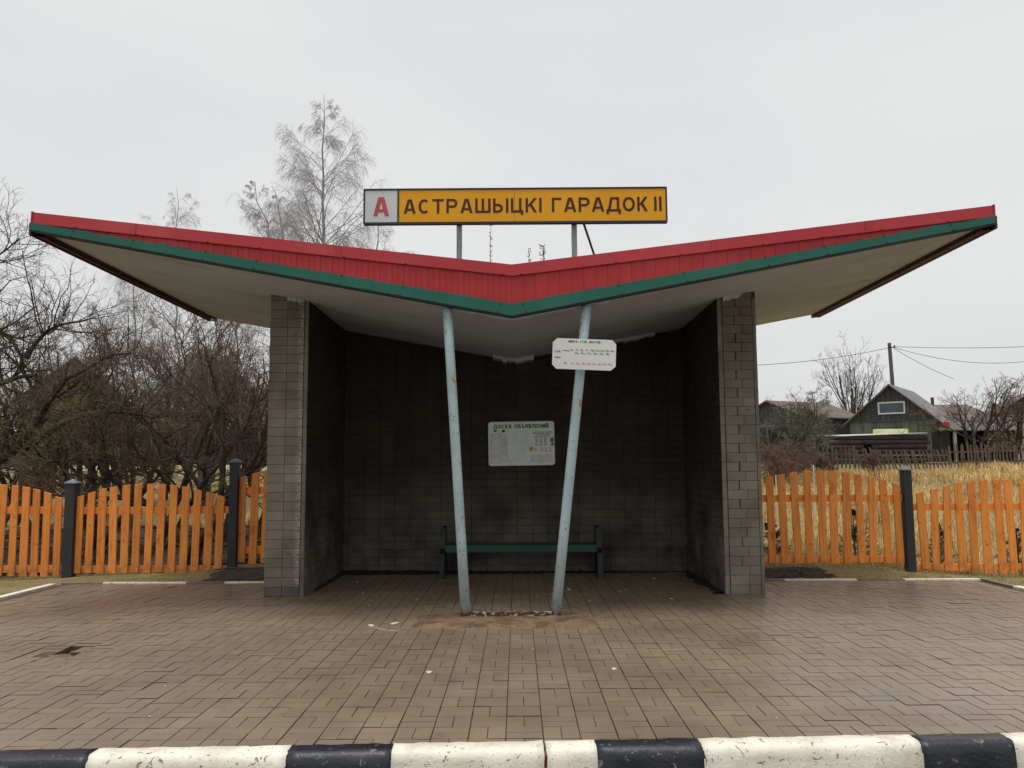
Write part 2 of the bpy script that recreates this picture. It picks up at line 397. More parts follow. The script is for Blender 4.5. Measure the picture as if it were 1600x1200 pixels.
class MB:
    """collects simple solids for one mesh"""
    def __init__(self):
        self.v, self.f = [], []
    def add(self, vs, fs):
        b = len(self.v)
        self.v += [tuple(p) for p in vs]
        self.f += [tuple(b + i for i in q) for q in fs]
        return self
    def box(self, x0, x1, y0, y1, z0, z1, M=None):
        vs = [(x, y, z) for z in (z0, z1) for y in (y0, y1) for x in (x0, x1)]
        if M is not None: vs = [M @ Vector(p) for p in vs]
        return self.add(vs, [(0, 2, 3, 1), (4, 5, 7, 6), (0, 1, 5, 4), (2, 6, 7, 3), (0, 4, 6, 2), (1, 3, 7, 5)])
    def hexa(self, p):      # 4 front points + 4 back points, same order
        return self.add(p, [(0, 1, 2, 3), (7, 6, 5, 4), (0, 4, 5, 1), (1, 5, 6, 2), (2, 6, 7, 3), (3, 7, 4, 0)])
    def prism(self, poly, fn0, fn1):     # poly 2d, fn maps (a,b) -> 3d at each end
        n = len(poly)
        vs = [fn0(*p) for p in poly] + [fn1(*p) for p in poly]
        fs = [tuple(range(n - 1, -1, -1)), tuple(range(n, 2 * n))]
        fs += [(i, (i + 1) % n, n + (i + 1) % n, n + i) for i in range(n)]
        return self.add(vs, fs)
    def bar(self, a, b, w, h):           # rectangular bar from a to b
        a, b = Vector(a), Vector(b)
        d = (b - a).normalized()
        up = Vector((0, 0, 1)) if abs(d.z) < 0.95 else Vector((0, 1, 0))
        s = d.cross(up).normalized() * (w / 2)
        u = s.cross(d).normalized() * (h / 2)
        return self.hexa([a - s - u, a + s - u, a + s + u, a - s + u, b - s - u, b + s - u, b + s + u, b - s + u])
    def tube(self, pts, r, sides=8, cap=True):
        pts = [Vector(p) for p in pts]
        rs = r if isinstance(r, (list, tuple)) else [r] * len(pts)
        b = len(self.v)
        for i, p in enumerate(pts):
            t = (pts[min(i + 1, len(pts) - 1)] - pts[max(i - 1, 0)]).normalized()
            ref = Vector((0.1, 1, 0.05)) if abs(t.z) > 0.7 else Vector((0.05, 0.1, 1))
            n1 = t.cross(ref).normalized(); n2 = t.cross(n1)
            for k in range(sides):
                a = 2 * math.pi * k / sides
                self.v.append(tuple(p + (n1 * math.cos(a) + n2 * math.sin(a)) * rs[i]))
        for i in range(len(pts) - 1):
            for k in range(sides):
                k2 = (k + 1) % sides
                self.f.append((b + i * sides + k, b + i * sides + k2, b + (i + 1) * sides + k2, b + (i + 1) * sides + k))
        if cap:
            self.f.append(tuple(b + k for k in range(sides - 1, -1, -1)))
            e = b + (len(pts) - 1) * sides
            self.f.append(tuple(e + k for k in range(sides)))
        return self
    def plate(self, o, u, v, n, w, h, d, ch, tilt=0.0):   # chamfered block proud of a face
        o, u, v, n = Vector(o), Vector(u), Vector(v), Vector(n)
        dz = [random.uniform(-tilt, tilt) for _ in range(4)]
        vs = []
        for lv, (dd, c) in enumerate(((0, 0), (d - ch, 0), (d, ch))):
            for k, (a, b) in enumerate(((c, c), (w - c, c), (w - c, h - c), (c, h - c))):
                vs.append(o + u * a + v * b + n * (dd + (dz[k] if lv else 0)))
        fs = [(8, 9, 10, 11)]
        for l in (0, 4):
            for k in range(4):
                fs.append((l + k, l + (k + 1) % 4, l + 4 + (k + 1) % 4, l + 4 + k))
        return self.add(vs, fs)
    def paver_mats(self, me):
        for i, p in enumerate(me.polygons):
            p.material_index = 0 if i % 9 == 0 else 1
        return me
    def mesh(self, name, bevel=0.0, smooth=False, segs=2):
        me = bpy.data.meshes.new(name)
        me.from_pydata(self.v, [], self.f)
        bm = bmesh.new(); bm.from_mesh(me)
        bmesh.ops.recalc_face_normals(bm, faces=bm.faces)
        if bevel:
            bmesh.ops.bevel(bm, geom=[e for e in bm.edges], offset=bevel, segments=segs, affect='EDGES', profile=0.5)
        bm.to_mesh(me); bm.free()
        if smooth:
            for p in me.polygons: p.use_smooth = True
        me.update()
        return me

def text_mesh(s, bold=0.0, extrude=0.0):
    cu = bpy.data.curves.new('lettering', 'FONT')
    cu.body = s
    cu.offset = bold
    cu.extrude = extrude
    cu.resolution_u = 3
    cu.fill_mode = 'FRONT' if extrude == 0 else 'BOTH'
    o = bpy.data.objects.new('lettering', cu)
    COL.objects.link(o)
    dg = bpy.context.evaluated_depsgraph_get()
    me = bpy.data.meshes.new_from_object(o.evaluated_get(dg))
    bpy.data.objects.remove(o)
    bpy.data.curves.remove(cu)
    return me

def glyph(ch, w, t=0.17):
    """bold sans capital in a box w wide and 1 high: list of convex polygons"""
    P = []
    L, R = t / 2, w - t / 2
    tx = t * 1.08
    def v(x, y0=0, y1=1): P.append([(x - t / 2, y0), (x + t / 2, y0), (x + t / 2, y1), (x - t / 2, y1)])
    def h(y, x0=0, x1=None): x1 = w if x1 is None else x1; P.append([(x0, y - t / 2), (x1, y - t / 2), (x1, y + t / 2), (x0, y + t / 2)])
    def dg(x0, y0, x1, y1, k=tx): P.append([(x0 - k / 2, y0), (x0 + k / 2, y0), (x1 + k / 2, y1), (x1 - k / 2, y1)])
    def arc(cx, cy, rx, ry, a0, a1, n=14):
        for i in range(n):
            q = []
            for a, k in ((i, 0), (i + 1, 0), (i + 1, t), (i, t)):
                an = math.radians(a0 + (a1 - a0) * a / n)
                q.append((cx + (rx - k) * math.cos(an), cy + (ry - k) * math.sin(an)))
            P.append(q)
    def bowl(x0, x1, y0, y1, flip=False):
        ry = (y1 - y0) / 2; rx = min(ry, (x1 - x0) * .7)
        if flip:
            h(y0 + t / 2, x0 + rx, x1); h(y1 - t / 2, x0 + rx, x1); arc(x0 + rx, y0 + ry, rx, ry, 90, 270)
        else:
            h(y0 + t / 2, x0, x1 - rx); h(y1 - t / 2, x0, x1 - rx); arc(x1 - rx, y0 + ry, rx, ry, -90, 90)
    if ch in 'АA': dg(tx / 2, 0, w / 2 - .04, 1); dg(w - tx / 2, 0, w / 2 + .04, 1); P.append([(w * .22, .2), (w * .78, .2), (w * .72, .2 + t * .9), (w * .28, .2 + t * .9)])
    elif ch == 'С': arc(w / 2, .5, w / 2, .5, 48, 312, 20)
    elif ch == 'О': arc(w / 2, .5, w / 2, .5, 0, 360, 26)
    elif ch == 'Т': h(1 - t / 2); v(w / 2, 0, 1 - t)
    elif ch == 'Р': v(L); bowl(t, w, .38, 1)
    elif ch == 'Ш': v(L); v(w / 2, t, 1); v(R); h(t / 2, t, w - t)
    elif ch == 'Ы': v(L); bowl(t, w * .64, 0, .62); v(R)
    elif ch == 'Ц': v(L); v(w * .86 - t / 2, t, 1); h(t / 2, t, w); v(R, -.17, 0)
    elif ch == 'К': v(L); dg(t * 1.2, .42, w - tx * .6, 1, tx * 1.15); dg(w - tx * .6, 0, w * .42, .58, tx * 1.15)
    elif ch in 'ІI': v(w / 2)
    elif ch == 'Г': v(L); h(1 - t / 2, t, w)
    elif ch == 'Д': dg(w * .2, t, w * .36, 1); v(w * .80, t, 1); h(1 - t / 2, w * .32, w * .8 - t / 2); h(t / 2); v(L, -.18, 0); v(R, -.18, 0)
    elif ch == 'Б': v(L); h(1 - t / 2, t, w * .92); bowl(t, w, 0, .6)
    elif ch == 'Ъ': h(1 - t / 2, 0, w * .34 - t / 2); v(w * .34); bowl(w * .34 + t / 2, w, 0, .6)
    elif ch == 'Я': v(R); bowl(0, w - t, .4, 1, True); dg(tx / 2, 0, w * .5, .42)
    elif ch == 'В': v(L); bowl(t, w, 0, .56); bowl(t, w * .95, .46, 1)
    elif ch == 'Л': dg(tx / 2, 0, w * .3, 1); v(R); h(1 - t / 2, w * .3, w - t)
    elif ch == 'Е': v(L); h(1 - t / 2, t); h(.5, t, w * .92); h(t / 2, t)
    elif ch == 'Н': v(L); v(R); h(.5, t, w - t)
    elif ch in 'ИЙ':
        v(L); v(R); dg(t * .9, 0, w - t * .9, 1)
        if ch == 'Й': h(1.16, w * .3, w * .7)
    elif ch == 'М': v(L); v(R); dg(w / 2, .1, t * .8, 1); dg(w / 2, .1, w - t * .8, 1)
    elif ch == '/': dg(w * .2, 0, w * .8, 1)
    elif ch == '.': P.append([(w / 2 - t / 2, 0), (w / 2 + t / 2, 0), (w / 2 + t / 2, t), (w / 2 - t / 2, t)])
    elif ch in '«»':
        s_ = 1 if ch == '«' else -1
        for k in (-.12, .12):
            cx = w / 2 + k
            dg(cx - s_ * .08, .4, cx + s_ * .08, .65, t * .8); dg(cx + s_ * .08, .15, cx - s_ * .08, .4, t * .8)
    return P

def block_letter(ch, x0, x1, z0, cap, y, mat, parent, t=0.17, local=False):
    mb = MB()
    for k, q in enumerate(glyph(ch, (x1 - x0) / cap, t)):
        yy = y - (k % 40) * 0.00004
        mb.add([(x0 + a * cap, yy, z0 + b * cap) for a, b in q], [tuple(range(len(q)))])
    me = bpy.data.meshes.new('letter')
    me.from_pydata(mb.v, [], mb.f); me.update()
    return obj('letter', me, mat, parent, local=local)

WIDTHS = {'І': .2, '.': .25, ' ': .35, '/': .4, 'Ш': 1.0, 'М': .95, 'Ы': .98, 'Д': .9, 'Г': .6, '«': .6, '»': .6, 'О': .82, 'С': .74, 'Я': .76, 'А': .8}
def block_text(s_, x0, x1, z0, cap, y, mat, parent, t=0.17, local=False, gap=.16):
    ws = [WIDTHS.get(c, .7) for c in s_]
    tot = sum(ws) + gap * (len(s_) - 1)
    k = (x1 - x0) / tot
    x = x0
    for c, w in zip(s_, ws):
        if c != ' ': block_letter(c, x, x + w * k, z0, cap, y, mat, parent, t, local)
        x += (w + gap) * k

_caph = {}

def lettering(s, x0, x1, zbase, cap, y, mat, parent, bold=0.0, local=False, name='lettering'):
    """text in the x-z plane facing -y, fitted to x0..x1 with capitals of height cap"""
    if bold not in _caph:
        h = text_mesh('Н', bold)
        zz = [v.co.y for v in h.vertices]
        _caph[bold] = (min(zz), max(zz) - min(zz))
        bpy.data.meshes.remove(h)
    b0, ch = _caph[bold]
    me = text_mesh(s, bold)
    xs = [v.co.x for v in me.vertices]
    mn, mx = min(xs), max(xs)
    k = cap / ch
    kx = (x1 - x0) / (mx - mn) if x1 is not None else k
    for v in me.vertices:
        v.co = Vector((x0 + (v.co.x - mn) * kx, y, zbase + (v.co.y - b0) * k))
    me.materials.clear()
    bm = bmesh.new(); bm.from_mesh(me)
    d = bmesh.ops.duplicate(bm, geom=bm.verts[:] + bm.edges[:] + bm.faces[:])
    for v in d['geom']:
        if isinstance(v, bmesh.types.BMVert): v.co.x += cap * .09; v.co.y -= .0003
    bm.to_mesh(me); bm.free()
    return obj(name, me, mat, parent, local=local)

# ------------------------------------------------------------------ terrain
_gx = np.array([-60, -8.0, -7.3, -6.3, -5.0, -4.2, -3.4, 3.4, 3.9, 5.4, 6.1, 7.0, 8.0, 60])
_gv = np.array([-0.1, -0.1, -0.09, -0.03, 0.01, 0.09, 0.10, 0.10, 0.11, 0.08, 0.0, -0.05, -0.06, -0.06])

def gz(x, y):
    x = np.asarray(x, dtype=float); y = np.asarray(y, dtype=float)
    t = np.clip((y - 12) / 28, 0, 1)
    hill = 1.75 * (3 * t * t - 2 * t ** 3)
    near = np.interp(x, _gx, _gv) * np.clip((y - 11.35) / 0.7, 0, 1) * (1 - np.clip((y - 14) / 6, 0, 1))
    und = (0.03 * np.sin(x * 1.3 + y * 0.7) + 0.03 * np.sin(x * 0.55 - y * 1.1)) * np.clip((y - 13) / 5, 0, 1)
    z = hill + near + und + np.clip(y - 40, 0, None) * 0.012 - 0.012
    pad = ((np.abs(x) < 6.16) & (y < 11.25)) | ((np.abs(x + 0.0457) < 2.95) & (y < 12.48))
    z = np.where(pad, -0.09, z)
    z = np.where(y < 4.75, -0.24, z)
    return z

def gz1(x, y):
    return float(gz(x, y))

xs = np.unique(np.concatenate([np.linspace(-200, -12, 24), np.linspace(-12, 12, 97), np.linspace(12, 200, 40),
                               [-6.22, -6.12, 6.12, 6.22, -3.02, -2.98, 2.88, 2.92]]))
ys = np.unique(np.concatenate([np.linspace(-30, 4.6, 8), [4.7, 4.8], np.linspace(5, 11.1, 14), [11.2, 11.3],
                               [12.45, 12.5], np.linspace(11.4, 20, 40), np.linspace(20.5, 45, 40), np.linspace(48, 420, 40)]))
GX, GY = np.meshgrid(xs, ys)
V = np.stack([GX, GY, gz(GX, GY)], -1).reshape(-1, 3)
nx, ny = len(xs), len(ys)
idx = np.arange(nx * ny).reshape(ny, nx)
Fq = np.stack([idx[:-1, :-1], idx[:-1, 1:], idx[1:, 1:], idx[1:, :-1]], -1).reshape(-1, 4)
tag(obj('ground', np_mesh('ground', V, [Fq], True), 'ground'), kind='structure')

def drape(name, mat, x0, x1, y0, y1, lift, nx=24, ny=16, jag=0.15, kind='structure', amp=0.02, seed=1):
    """irregular patch lying on the terrain"""
    r = np.random.default_rng(seed)
    V = []
    for j in range(ny + 1):
        e0, e1 = r.normal(0, jag), r.normal(0, jag)
        for i in range(nx + 1):
            s, t = i / nx, j / ny
            X = (x0 + e0) * (1 - s) + (x1 + e1) * s
            Y = y0 + (y1 - y0) * t + (r.normal(0, jag * 0.4) if 0 < j < ny else r.normal(0, jag * 0.25))
            edge = min(s, 1 - s, t, 1 - t)
            Z = gz1(X, Y) + (lift + r.uniform(-amp, amp) if edge > 0 else -0.02)
            V.append((X, Y, Z))
    q = [(j * (nx + 1) + i, j * (nx + 1) + i + 1, (j + 1) * (nx + 1) + i + 1, (j + 1) * (nx + 1) + i) for j in range(ny) for i in range(nx)]
    return tag(obj(name, np_mesh(name, V, [np.array(q)], True), mat), kind=kind)

drape('soil_bed', 'soil', -11.5, -3.3, 12.75, 18.8, 0.03, 60, 44, 0.2, amp=0.035, seed=4)
drape('soil_patch', 'soil', -4.3, -3.1, 11.42, 12.3, 0.010, 26, 16, 0.06, amp=0.004, seed=5)
drape('soil_patch', 'soil', 3.1, 4.3, 11.45, 12.0, 0.010, 26, 16, 0.06, amp=0.004, seed=6)
drape('track', 'sand_track', -34, -5, 33.0, 37.5, 0.03, 40, 10, 0.3, amp=0.02, seed=8)

# road in front of the kerb
tag(obj('road', MB().box(-40, 40, -25, 4.45, -0.34, -0.17).mesh('road'), 'asphalt'), kind='structure')

# ------------------------------------------------------------------ paving
XC = -0.0457
CELL = 0.2105
PX0, PY0 = 0.137, 4.60
KA = math.atan2(4.849 - 4.619, 2.693 + 2.791)          # the front kerb runs slightly askew

def kerb_y(x):
    return 4.619 + (x + 2.791) * math.tan(KA)

cells = []
for i in range(-30, 29):
    for j in range(0, 37):
        x, y = PX0 + i * CELL, PY0 + j * CELL
        if x < -6.1 or x + CELL > 6.13: continue
        if y > 11.15 and not (-2.75 < x < 2.55): continue
        if y + CELL < kerb_y(x) - 0.03: continue
        cells.append((x, y, (i + j) % 2))
GAP = 0.0045
pieces = []
for (x, y, o) in cells:
    for k in (0, 1):
        p = (x + k * CELL / 2, y, CELL / 2, CELL) if o else (x, y + k * CELL / 2, CELL, CELL / 2)
        cut = kerb_y(p[0]) - 0.04
        if p[1] < cut:                                   # cut to meet the kerb
            p = (p[0], cut, p[2], p[1] + p[3] - cut)
        if p[3] > 0.025: pieces.append(p)
# the place where pavers have sunk and broken out
hole = []
keep = []
for p in pieces:
    cx, cy = p[0] + p[2] / 2, p[1] + p[3] / 2
    if abs(cx + 3.79) < 0.075 and 6.90 < cy < 7.24: hole.append(p)
    else: keep.append(p)
pieces = keep
hx0, hx1 = min(p[0] for p in hole), max(p[0] + p[2] for p in hole)
hy0, hy1 = min(p[1] for p in hole), max(p[1] + p[3] for p in hole)
mb = MB()
ZJ = -0.011
def slab_(poly): mb.prism(poly, lambda a, b: (a, b, -0.085), lambda a, b: (a, b, ZJ))
slab_([(-6.14, kerb_y(-6.14) - .05), (6.14, kerb_y(6.14) - .05), (6.14, hy0), (-6.14, hy0)])
slab_([(-6.14, hy0), (hx0, hy0), (hx0, hy1), (-6.14, hy1)])
slab_([(hx1, hy0), (6.14, hy0), (6.14, hy1), (hx1, hy1)])
slab_([(-6.14, hy1), (6.14, hy1), (6.14, 11.24), (-6.14, 11.24)])
slab_([(-2.7, 11.24), (2.6, 11.24), (2.6, 12.35), (-2.7, 12.35)])
paving = tag(obj('pavement', mb.mesh('pavement'), 'joint_sand'), kind='structure')
def shown(p):
    cx, cy = p[0] + p[2] / 2, p[1] + p[3] / 2
    inside = abs(cx) < 0.6 * cy and cy > kerb_y(cx) + 0.1
    return (0 if inside else 1, cy)
pieces.sort(key=shown)
near, rest = pieces[:300], pieces[300:]
GL, GS, CHM = 0.0022, 0.0012, 0.0016      # half joints: along the columns / inside the cells, chamfer
def inset(x, w):
    """left and right half joints of a piece"""
    k = (x - PX0) / CELL
    lo = GL if abs(k - round(k)) < 0.1 else GS
    k2 = (x + w - PX0) / CELL
    hi = GL if abs(k2 - round(k2)) < 0.1 else GS
    return lo, hi
_pv = {}
for (x, y, w, h) in near:
    lo, hi = inset(x, w)
    key = (round(w, 3), round(h, 3), lo, hi, random.randrange(3))
    if key not in _pv:
        me = MB().plate((-w / 2 + lo, -h / 2 + GS, -0.06), (1, 0, 0), (0, 1, 0), (0, 0, 1), w - lo - hi, h - 2 * GS, 0.06, CHM, 0.0005).mesh('paver')
        me.materials.append(MATS['paver_object']); me.materials.append(MATS['joint_sand'])
        mb.paver_mats(me)
        _pv[key] = me
    obj('paver', _pv[key], None, paving, loc=(x + w / 2 + random.gauss(0, .0005), y + h / 2 + random.gauss(0, .0005), random.gauss(0, 0.0011)),
        rot=(random.gauss(0, .004), random.gauss(0, .004), random.gauss(0, .003)))
mb = MB()
for (x, y, w, h) in rest:
    lo, hi = inset(x, w)
    dz = random.gauss(0, 0.0011) + 0.002 * math.sin(x * 1.7 + 1) * math.sin(y * 1.3) 
    d = math.hypot(x + w / 2 + 3.79, (y + h / 2 - 7.06) * 0.8)
    if d < 0.34: dz -= 0.02 * (1 - d / 0.34)
    mb.plate((x + lo, y + GS, -0.06 + dz), (1, 0, 0), (0, 1, 0), (0, 0, 1), w - lo - hi, h - 2 * GS, 0.06, CHM, 0.001)
me = mb.paver_mats(mb.mesh('paver'))
me.materials.append(MATS['paver_island']); me.materials.append(MATS['joint_sand'])
tag(obj('paver', me, None, paving), kind='stuff')
r = np.random.default_rng(3)
V, q = [], []
for j in range(13):
    for i in range(9):
        sx, sy = i / 8, j / 12
        z = 0.005 - 0.075 * max(0, sy - .15) * (1 if sy < .97 else .7) - 0.01 * math.sin(sx * 3) + r.normal(0, .002)
        V.append((hx0 + (hx1 - hx0) * sx, hy0 + (hy1 - hy0) * sy, z - .006))
q = [(j * 9 + i, j * 9 + i + 1, (j + 1) * 9 + i + 1, (j + 1) * 9 + i) for j in range(12) for i in range(8)]
obj('washed_sand', np_mesh('washed_sand', V, [np.array(q)], True), 'footing', paving)

# ------------------------------------------------------------------ front kerb, painted in bands
kerb = thing('kerb', (0, kerb_y(0), 0), 'front kerb painted in broad white and black bands along the paving', 'kerb', rot=(0, 0, KA))
prof = [(0.0, -0.3), (0.0, 0.006), (0.006, 0.012), (0.095, 0.012), (0.118, 0.008), (0.136, -0.004), (0.148, -0.024), (0.156, -0.05), (0.168, -0.3)]
def to_s(x): return x / math.cos(KA)
bands = [(-6.3, -5.2, 'kerb_white'), (-5.2, -4.6, 'kerb_black'), (-4.6, -3.55, 'kerb_white'), (-3.55, -2.27, 'kerb_black'), (-2.27, -1.235, 'kerb_white'), (-1.235, -0.683, 'kerb_black'), (-0.683, 0.131, 'kerb_white'),
         (0.143, 0.412, 'kerb_white'), (0.412, 0.988, 'kerb_black'), (0.988, 2.178, 'kerb_white'), (2.178, 2.693, 'kerb_black'),
         (2.693, 3.8, 'kerb_white'), (3.8, 4.4, 'kerb_black'), (4.4, 5.5, 'kerb_white'), (5.5, 6.3, 'kerb_black')]
for bi, (a, b, m) in enumerate(bands):
    mb = MB()
    n = max(2, int((b - a) / 0.05))
    rr = random.Random(bi)
    rows = []
    for s in range(n + 1):
        X = to_s(a) + (to_s(b) - to_s(a)) * s / n
        row = []
        for (py, pz) in prof:
            j = 0.0022 if -0.2 < pz else 0
            sx = X + (rr.gauss(0, 0.004) if s in (0, n) and bi not in (6, 7) else 0)
            if bi in (6, 7) and ((bi == 6 and s == n) or (bi == 7 and s == 0)) and -0.09 < pz and py > 0.03:
                sx += (-1 if bi == 6 else 1) * rr.uniform(0.001, 0.007)      # chipped joint
            row.append((sx, -py + rr.gauss(0, j), pz + rr.gauss(0, j * 0.7)))
        rows.append(row)
    np_ = len(prof)
    vs = [p for row in rows for p in row]
    fs = [(s * np_ + k, s * np_ + k + 1, (s + 1) * np_ + k + 1, (s + 1) * np_ + k) for s in range(n) for k in range(np_ - 1)]
    fs += [tuple(range(np_)), tuple((n * np_ + k) for k in range(np_ - 1, -1, -1))]
    mb.add(vs, fs)
    obj('kerb_stone', mb.mesh('kerb_stone', smooth=True), m, kerb, local=True)
obj('joint_filler', MB().box(0.125, 0.149, -0.14, -0.01, -0.3, -0.022).mesh('joint_filler'), 'rusty_beam', kerb, local=True)

# edging kerbs at the back and the sides of the paving
def edging(name, segs, label):
    e = thing(name, (segs[0][0], segs[0][2], 0), label, 'kerb')
    for (x0, x1, y0, y1, m) in segs:
        obj('kerb_stone', MB().box(x0, x1, y0, y1, -0.1, 0.014 + random.uniform(0, .008)).mesh('kerb_stone', 0.006), m, e)
    return e
edging('edge_kerb', [(-6.10, -5.56, 11.245, 11.32, 'kerb_bare'), (-5.55, -4.43, 11.245, 11.325, 'kerb_white'), (-4.42, -3.93, 11.245, 11.32, 'kerb_bare'),
                     (-3.92, -3.05, 11.245, 11.325, 'kerb_white')], 'low edging kerb with white stretches behind the paving left of the shelter')
edging('edge_kerb', [(3.0, 3.54, 11.245, 11.32, 'kerb_bare'), (3.55, 4.51, 11.245, 11.325, 'kerb_white'), (4.52, 5.13, 11.245, 11.32, 'kerb_bare'),
                     (5.14, 6.14, 11.245, 11.325, 'kerb_white')], 'low edging kerb with white stretches behind the paving right of the shelter')
edging('edge_kerb', [(-6.24, -6.145, 4.9, 8.0, 'kerb_bare'), (-6.24, -6.145, 8.01, 9.2, 'kerb_white'), (-6.24, -6.145, 9.21, 11.2, 'kerb_white')],
       'white edging kerb running toward the viewer at the left end of the paving')
edging('edge_kerb', [(6.15, 6.245, 4.9, 8.4, 'kerb_bare'), (6.15, 6.245, 8.41, 10.55, 'kerb_white'), (6.15, 6.245, 10.56, 11.3, 'kerb_bare')],
       'white edging kerb running toward the viewer at the right end of the paving')

# ------------------------------------------------------------------ bus shelter
ZB0, SL = 3.1042, 0.1878
ZT0, ZT1, WR = 3.6506, 4.2558, 5.1185
YR, YRB = 8.6147, 13.747
YW, YB = 10.0718, 12.2737
WO, WI = 2.9903, 2.515
BW, BH = 0.2245, 0.112
def zsof(x): return ZB0 + SL * abs(x - XC)
def ztop(x): return ZT0 + (ZT1 - ZT0) * abs(x - XC) / WR

shelter = thing('bus_shelter', (XC, 10.5, 0), 'grey block bus shelter under a broad red and green butterfly roof', 'bus shelter')

# roof slab
mb = MB()
slab = [(XC - WR, zsof(XC - WR)), (XC, ZB0), (XC + WR, zsof(XC + WR)), (XC + WR, ZT1 - 0.02), (XC, ZT0 - 0.02), (XC - WR, ZT1 - 0.02)]
mb.prism(slab, lambda a, b: (a, YR + 0.03, b), lambda a, b: (a, YRB, b))
roof = obj('roof', mb.mesh('roof'), 'soffit', shelter)
# thin felt covering on top
mb = MB()
for s in (-1, 1):
    mb.hexa([(XC, YR + .05, ZT0 - .018), (XC + s * (WR - .02), YR + .05, ZT1 - .018), (XC + s * (WR - .02), YR + .05, ZT1 - .006), (XC, YR + .05, ZT0 - .006),
             (XC, YRB, ZT0 - .018), (XC + s * (WR - .02), YRB, ZT1 - .018), (XC + s * (WR - .02), YRB, ZT1 - .006), (XC, YRB, ZT0 - .006)])
obj('roof_felt', mb.mesh('roof_felt'), 'roof_felt', roof)

